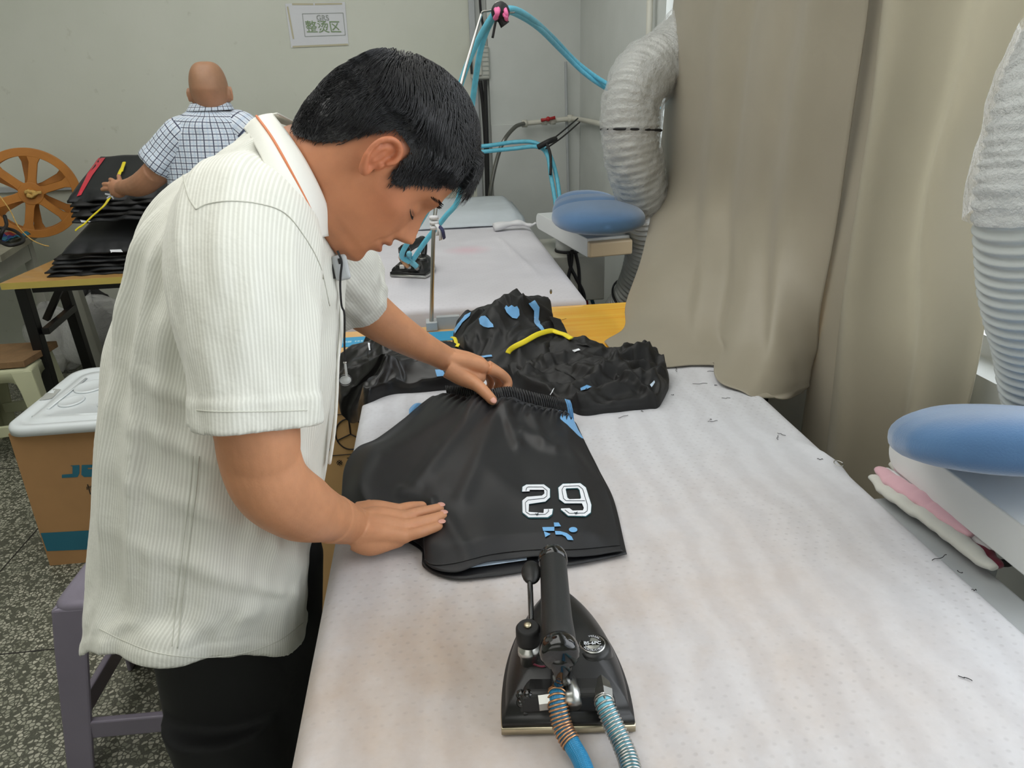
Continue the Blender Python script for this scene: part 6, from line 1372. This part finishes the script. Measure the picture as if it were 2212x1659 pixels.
decal('hem_lining', [[(948, 1222), (975, 1236), (1040, 1228), (1138, 1214), (1138, 1209), (1100, 1211), (1030, 1217), (975, 1222)]], bkb, M['pale_lining'], sho, .0035, 10)
def Z(off, pts): # crop coordinates of the photograph -> picture pixels
    return [(680+x/3.0722, 800+y/3.0722) for x, y in pts]
two = [(1378, 780), (1404, 765), (1520, 764), (1560, 794), (1560, 850), (1530, 878), (1422, 894), (1420, 946), (1518, 954), (1520, 928), (1580, 926), (1574, 962), (1546, 982), (1420, 982), (1380, 950), (1378, 870), (1408, 846), (1508, 838), (1524, 824), (1522, 800), (1424, 800), (1426, 810), (1376, 812)]
nine_o = [(1616, 786), (1646, 760), (1760, 756), (1796, 784), (1832, 900), (1828, 950), (1796, 974), (1682, 972), (1634, 932), (1634, 924), (1690, 922), (1712, 938), (1778, 936), (1784, 920), (1772, 890), (1658, 890), (1622, 862)]
nine_i = [(1664, 796), (1670, 790), (1744, 788), (1756, 800), (1766, 852), (1762, 860), (1690, 862), (1676, 852)]
def grow(pts, k):
    c = np.mean(pts, 0); return [tuple(c+(A(*p)-c)*k) for p in pts]
decal('number_outline', [Z(0, grow(two, 1.04))], fb_, M['teal_print'], sho, .0012, 3)
decal('number_outline', [Z(0, grow(nine_o, 1.04)), Z(0, grow(nine_i, .93))], fb_, M['teal_print'], sho, .0012, 3)
decal('number_two', [Z(0, two)], fb_, M['white_print'], sho, .0020, 3)
decal('number_nine', [Z(0, nine_o), Z(0, nine_i)], fb_, M['white_print'], sho, .0020, 3)
def band(pts, w):
    P_ = []
    pts = [A(*p) for p in pts]
    for i in range(len(pts)-1):
        d = pts[i+1]-pts[i]; n_ = A(-d[1], d[0])/np.linalg.norm(d)*w/2; P_.append([tuple(pts[i]+n_), tuple(pts[i+1]+n_), tuple(pts[i+1]-n_), tuple(pts[i]-n_)])
    return P_
inl = band([(1402, 808), (1404, 790), (1416, 782), (1512, 782), (1542, 806), (1540, 842), (1520, 858), (1416, 868), (1398, 886), (1402, 948), (1430, 966), (1530, 964), (1552, 944), (1550, 930)], 3.5)+band([(1640, 800), (1652, 778), (1750, 774), (1776, 796), (1806, 900), (1806, 940), (1786, 956), (1690, 958), (1660, 934)], 3.5)+band([(1640, 800), (1650, 858), (1668, 874), (1790, 874)], 3.5)
decal('number_inline', [Z(0, q) for q in inl], fb_, M['ink'], sho, .0024, 5)
decal('number_star', [Z(0, [(1462, 958), (1474, 962), (1486, 954), (1484, 964), (1492, 968), (1480, 970), (1474, 976), (1470, 968)]), Z(0, [(1720, 950), (1732, 954), (1744, 946), (1742, 956), (1750, 960), (1738, 962), (1732, 968), (1728, 960)])], fb_, M['ink'], sho, .0028, 4)
decal('club_emblem', [Z(0, [(1586, 1017), (1618, 1017), (1634, 1042), (1590, 1044)]), Z(0, [(1510, 1048), (1590, 1046), (1590, 1072), (1516, 1072)]), Z(0, [(1520, 1074), (1566, 1092), (1530, 1112)]),
                      Z(0, [(1594, 1072), (1630, 1074), (1672, 1086), (1704, 1108), (1716, 1132), (1678, 1130), (1664, 1108), (1640, 1096), (1598, 1096)]), Z(0, [(1714+28*math.cos(a), 1064+17*math.sin(a)) for a in np.linspace(0, 2*PI, 25)[:-1]])], fb_, M['sky_print'], sho, .0020, 4)
hemp = [(912, 1205), (935, 1222), (985, 1218), (1060, 1200), (1150, 1190), (1240, 1189), (1340, 1180)]
q = [hit(fb_, x, y-2, .0006) for x, y in [tuple(p) for p in spline([(x, y, 0) for x, y in hemp], 60)[:, :2]]]; q = [x for x in q if x is not None]
v, f, uv = tube_g(q, .0007, 6); mk('hem_stitch', v, f, M['black_satin'], sho)
decal('small_white_ring', [[(757, 1082), (762, 1084), (766, 1088), (764, 1090), (759, 1087)]], fb_, M['white_print'], sho, .003, 3)

# ---- crumpled black garments ----
def crumple(name, outline, centre, dome, seed, mat, label, folds=(), amp=.018, fr=9.0, group='crumpled black shorts waiting to be ironed', nr=70, na=200, zb=None, sharp=1.0, aniso=(1, 1), auto=(0, 0, 0), prof=2.4):
    rs = random.Random(seed); xs_ = [o[0] for o in outline]; ys_ = [o[1] for o in outline]; folds = list(folds)
    for _ in range(auto[0]):
        cx_, cy_ = rs.uniform(min(xs_)+15, max(xs_)-15), rs.uniform(min(ys_)+8, max(ys_)-8); an = auto[1]+rs.gauss(0, .35); ln = rs.uniform(30, 90)*auto[2]; folds.append((cx_-ln*math.cos(an), cy_-ln*math.sin(an)*.6, cx_+ln*math.cos(an), cy_+ln*math.sin(an)*.6, rs.uniform(.005, .012), rs.uniform(4, 8)))
    O = [P(*o[:2], z=o[2]) for o in outline]; O = spline(O+[O[0]], na+1)[:-1]; c = P(*centre[:2], z=centre[2]); R_ = []
    for j in range(nr+1):
        t = 1-j/nr; r_ = []
        for k in range(na):
            p = c+(O[k]-c)*t; e = 1-t
            n1 = ns(p[0]*fr*aniso[0], p[1]*fr*aniso[1], seed); n2 = ns(p[0]*fr*2.3*aniso[0], p[1]*fr*2.3*aniso[1], seed+3)
            rid = (1-2*abs(n1))*.9+(1-2*abs(n2))*.35*sharp
            z = dome*(1-t**prof)+amp*rid*sm(0, .05, e)
            for x0_, y0_, x1_, y1_, am, w in folds:
                px, py = proj(p); q0, q1 = A(x0_, y0_), A(x1_, y1_); d = q1-q0; tt = min(1, max(0, ((A(px, py)-q0)@d)/(d@d))); z += am*math.exp(-(np.linalg.norm(A(px, py)-q0-tt*d)/w)**2)*sm(0, .05, e)
            jx = .010*ns(p[0]*20, p[1]*20, seed+7)
            r_.append(p+A(jx*(t > .5), jx*(t > .5), z))
        R_.append(r_)
    R_.insert(0, [A(p[0], p[1], p[2]-.03) if zb is None else A(p[0], p[1], max(zb, p[2]-.05)) for p in R_[0]])
    v, f = rings(R_, caps=(False, True)); o = mk(name, v, f, mat); tag(o, label, 'shorts', group); ORG[o.name] = A(*o.location); return o
zc_ = cbz+.006
left_g = crumple('crumpled_shorts', [(735, 872, .80), (728, 812, .835), (738, 780, .835), (772, 768, .84), (792, 750, .86), (850, 760, .865), (905, 756, .87), (960, 752, .87), (1010, 770, .87), (1025, 815, .862), (985, 830, .862), (900, 838, .862), (835, 845, .862), (795, 858, .862), (778, 880, .82), (755, 890, .78)], (872, 800, .872), .030, 3, M['black_satin'], 'glossy black shorts crumpled on cardboard box under the forearm', ((740, 790, 900, 775, .022, 14), (760, 830, 960, 815, .015, 14), (800, 750, 830, 790, .02, 9)), .012, 8, aniso=(1, 1.7), auto=(16, .25, .8))
up_g = crumple('crumpled_shorts', [(975, 742, .85), (985, 706, .88), (1020, 684, .90), (1075, 664, .905), (1130, 655, .91), (1172, 656, .91), (1192, 684, .90), (1205, 720, .88), (1240, 752, .865), (1260, 790, .86), (1200, 822, .862), (1100, 812, .865), (1020, 792, .865)], (1105, 735, .885), .040, 12, M['black_matt'], 'highest mound of black shorts with sky blue panels showing', ((1000, 775, 1190, 690, .03, 18), (1060, 760, 1120, 672, .02, 14), (1120, 790, 1210, 740, .02, 14)), .016, 9, auto=(16, -.9, .6))
right_g = crumple('crumpled_shorts', [(1075, 800, .862), (1130, 760, .875), (1220, 750, .88), (1270, 758, .88), (1320, 768, .88), (1378, 764, .885), (1418, 768, .885), (1440, 800, .875), (1443, 830, .866), (1424, 868, .862), (1400, 874, .860), (1340, 880, .860), (1262, 888, .860), (1235, 878, .862), (1180, 856, .862), (1110, 830, .862)], (1300, 812, .876), .014, 25, M['black_matt'], 'wide flat heap of matt black shorts on far corner of foreground table', ((1235, 860, 1330, 815, .018, 10), (1250, 876, 1380, 845, .018, 8), (1330, 815, 1425, 855, .014, 8), (1180, 770, 1400, 790, .016, 12), (1220, 800, 1400, 815, .012, 9), (1395, 860, 1435, 800, .012, 10)), .011, 15, aniso=(1, 1.8), auto=(40, .1, .8), prof=1.3)
ub, rb_, lb2 = bvh(up_g), bvh(right_g), bvh(left_g)
for nm, tgt, bb_, mt, poly in (
    ('blue_panel', up_g, ub, 'sky_cloth', [(1036, 690), (1041, 684), (1049, 683), (1056, 690), (1064, 702), (1066, 708), (1056, 709), (1046, 706), (1038, 701)]),
    ('blue_waistband', up_g, ub, 'sky_cloth', [(1089, 667), (1093, 661), (1099, 664), (1104, 660), (1110, 664), (1116, 662), (1120, 670), (1121, 682), (1116, 690), (1106, 688), (1099, 682), (1093, 676)]),
    ('blue_stripe', up_g, ub, 'sky_cloth', [(1140, 656), (1154, 650), (1164, 664), (1162, 692), (1176, 716), (1170, 718), (1152, 696), (1152, 672)]),
    ('blue_hem', up_g, ub, 'sky_cloth', [(990, 700), (1004, 682), (1018, 676), (1016, 684), (1000, 698), (984, 722), (978, 740), (976, 724)]),
    ('white_piping', up_g, ub, 'white_print', [(960, 748), (982, 748), (984, 752), (962, 751)]),
    ('blue_piping', up_g, ub, 'sky_cloth', [(984, 748), (1004, 758), (1028, 770), (1062, 768), (1064, 772), (1026, 774), (1000, 762)]),
    ('white_logo', right_g, rb_, 'white_print', [(1236, 757), (1250, 754), (1254, 757), (1240, 762)]),
    ('blue_panel', right_g, rb_, 'sky_cloth', [(1252, 840), (1266, 832), (1278, 836), (1270, 842), (1254, 846)]),
    ('white_panel', right_g, rb_, 'pale_lining', [(1403, 832), (1412, 822), (1414, 826), (1406, 838)]),
    ('white_tick', right_g, rb_, 'white_print', [(1193, 842), (1196, 839), (1195, 848), (1191, 854), (1190, 852), (1193, 848)]),
    ('blue_panel', left_g, lb2, 'sky_cloth', [(940, 800), (956, 800), (962, 812), (944, 814)]),
    ('white_piping', left_g, lb2, 'white_print', [(796, 742), (800, 742), (802, 758), (799, 758)])):
    decal(nm, [poly], bb_, M[mt], tgt, .003, 5)
def ribbon(bb_, pts, w, label, name='drawstring', lift=.004):
    pts = [tuple(p) for p in spline([(x, y, 0) for x, y in pts], 40)[:, :2]]; q = [hit(bb_, x, y, lift) for x, y in pts]; q = [x for x in q if x is not None]
    q = np.array(q); 
    for _ in range(6): q[1:-1] = (q[:-2]+2*q[1:-1]+q[2:])/4
    v, f, uv = tube_g(q, w, 10, sq=.35, upv=(0, -.5, 1)); o = mk(name, v, f, M['yellow_tape']); return tag(o, label, 'drawstring')
class MB:  # first hit of several surfaces
    def __init__(s, *b): s.b = b
    def ray_cast(s, o, d): 
        h = [x.ray_cast(o, d) for x in s.b]; h = [x for x in h if x[0] is not None]
        return min(h, key=lambda x: x[3]) if h else (None, None, None, None)
mb = MB(ub, rb_, lb2)
ribbon(mb, [(1098, 767), (1116, 752), (1140, 736), (1165, 724), (1188, 719), (1212, 726), (1234, 736)], .0065, 'long yellow drawstring lying across the black shorts', lift=.009)
ribbon(mb, [(976, 728), (984, 732), (989, 742), (986, 751)], .005, 'short yellow drawstring loop at left of the highest black mound')
wbp = [hit(ub, x, y, .004) for x, y in spline([(1184, 690, 0), (1196, 716, 0), (1202, 745, 0), (1198, 758, 0)], 60)[:, :2]]; wbp = [p for p in wbp if p is not None]
if len(wbp) > 10:
    L0 = np.array(wbp); v, f, uv = grid(len(L0)-1, 6, lambda a, b: L0[int(round(a*(len(L0)-1)))]+A(.028*b, .0, -.010*b+.002*math.sin(a*160)+.008)); mk('ribbed_waistband', v, f, M['black_matt'], up_g)

# ---- cloth bundle under the near swing arm ----
bp = [P(1884, 1040, z=.845), P(1940, 1085, z=.845), P(2010, 1130, z=.845), P(2080, 1185, z=.845), P(2150, 1245, z=.845)]
sd_ = nrm_(A(1, .55, 0)); cl = empty('cloth_bundle', bp[0], 'pink and off white folded cloths squeezed under near sleeve board arm', 'cloth')
for k, (off, zz, r, mt, a, b) in enumerate(((-.004, .010, .016, 'offwhite_cloth', 0, 1), (.012, .020, .017, 'pink_cloth', 0, .78), (.030, .014, .018, 'white_cloth', .02, .92), (.046, .022, .016, 'pink_cloth', .1, .95), (.060, .012, .018, 'offwhite_cloth', .0, .8), (.018, .004, .014, 'maroon_cloth', .62, 1.02))):
    q = spline(bp, 60)[int(a*59):max(int(min(1, b)*59), 2)]; q = q+sd_*off+A(0, 0, zz); q = q+np.array([[0, 0, .005*ns(i*.2, k*3)] for i in range(len(q))])
    rr = [r*(1-.55*abs(2*i/(len(q)-1)-1)**4)*(1+.15*ns(i*.3, k)) for i in range(len(q))]; v, f, uv = tube_g(q, rr, 16, sq=.62); mk('folded_cloth', v, f, M[mt], cl)
# ---- thread scraps and a safety pin ----
for px, py, a, l in ((1461, 798, 2.0, .02), (1540, 802, .1, .028), (1562, 801, .6, .006), (1607, 790, .05, .01), (1512, 829, .05, .03), (1546, 832, .1, .007), (1568, 860, .1, .016), (1453, 853, 0, .007), (1346, 900, -.3, .026), (1387, 888, 1, .004), (1540, 910, -.05, .022), (1680, 945, -.9, .014), (1688, 938, .8, .012), (1772, 992, .2, .01), (2074, 1236, .7, .007), (2105, 1275, .1, .006), (1535, 906, 0, .004), (1218, 690, -.5, .02), (1352, 675, .3, .01), (2030, 1205, -.2, .03), (2085, 1465, .5, .01)):
    zt_ = .8315 if py < 700 and px > 1200 else (TZ+.0015); c = P(px, py, z=zt_); n_ = 8
    q = [c+A((i/n_-.5)*l*math.cos(a)+.0012*math.sin(i*1.3+px), -(i/n_-.5)*l*math.sin(a)*1.4+.0015*math.cos(i*1.1+py), .0004) for i in range(n_+1)]
    v, f, uv = tube_g(spline(q, 18), .0005, 5); tag(mk('thread_scrap', v, f, M['black_cord']), 'tiny dark thread scrap lying on the table surface', 'thread', 'dark thread scraps on the tables')
c = P(1812, 1001, z=TZ+.009); v, f, uv = tube_g([c+A(.007*math.cos(a), .010*math.sin(a), .0) for a in np.linspace(0, 5.6, 20)], .0009, 6); tag(mk('safety_pin', v, f, M['steel']), 'small metal pin holding the cover fold on table right edge', 'pin')
c = P(1190, 630, Y=2.135); v, f = ell(c, [(.004, 0, 0), (0, .004, 0), (0, 0, .008)]); tag(mk('safety_pin', v, f, M['dark_steel']), 'small metal pin in the cloth front of far ironing table', 'pin')
v, f, uv = tube_g([P(489, 1131, Y=.735), P(493, 1124, Y=.735), P(498, 1120, Y=.735)], .0004, 5);
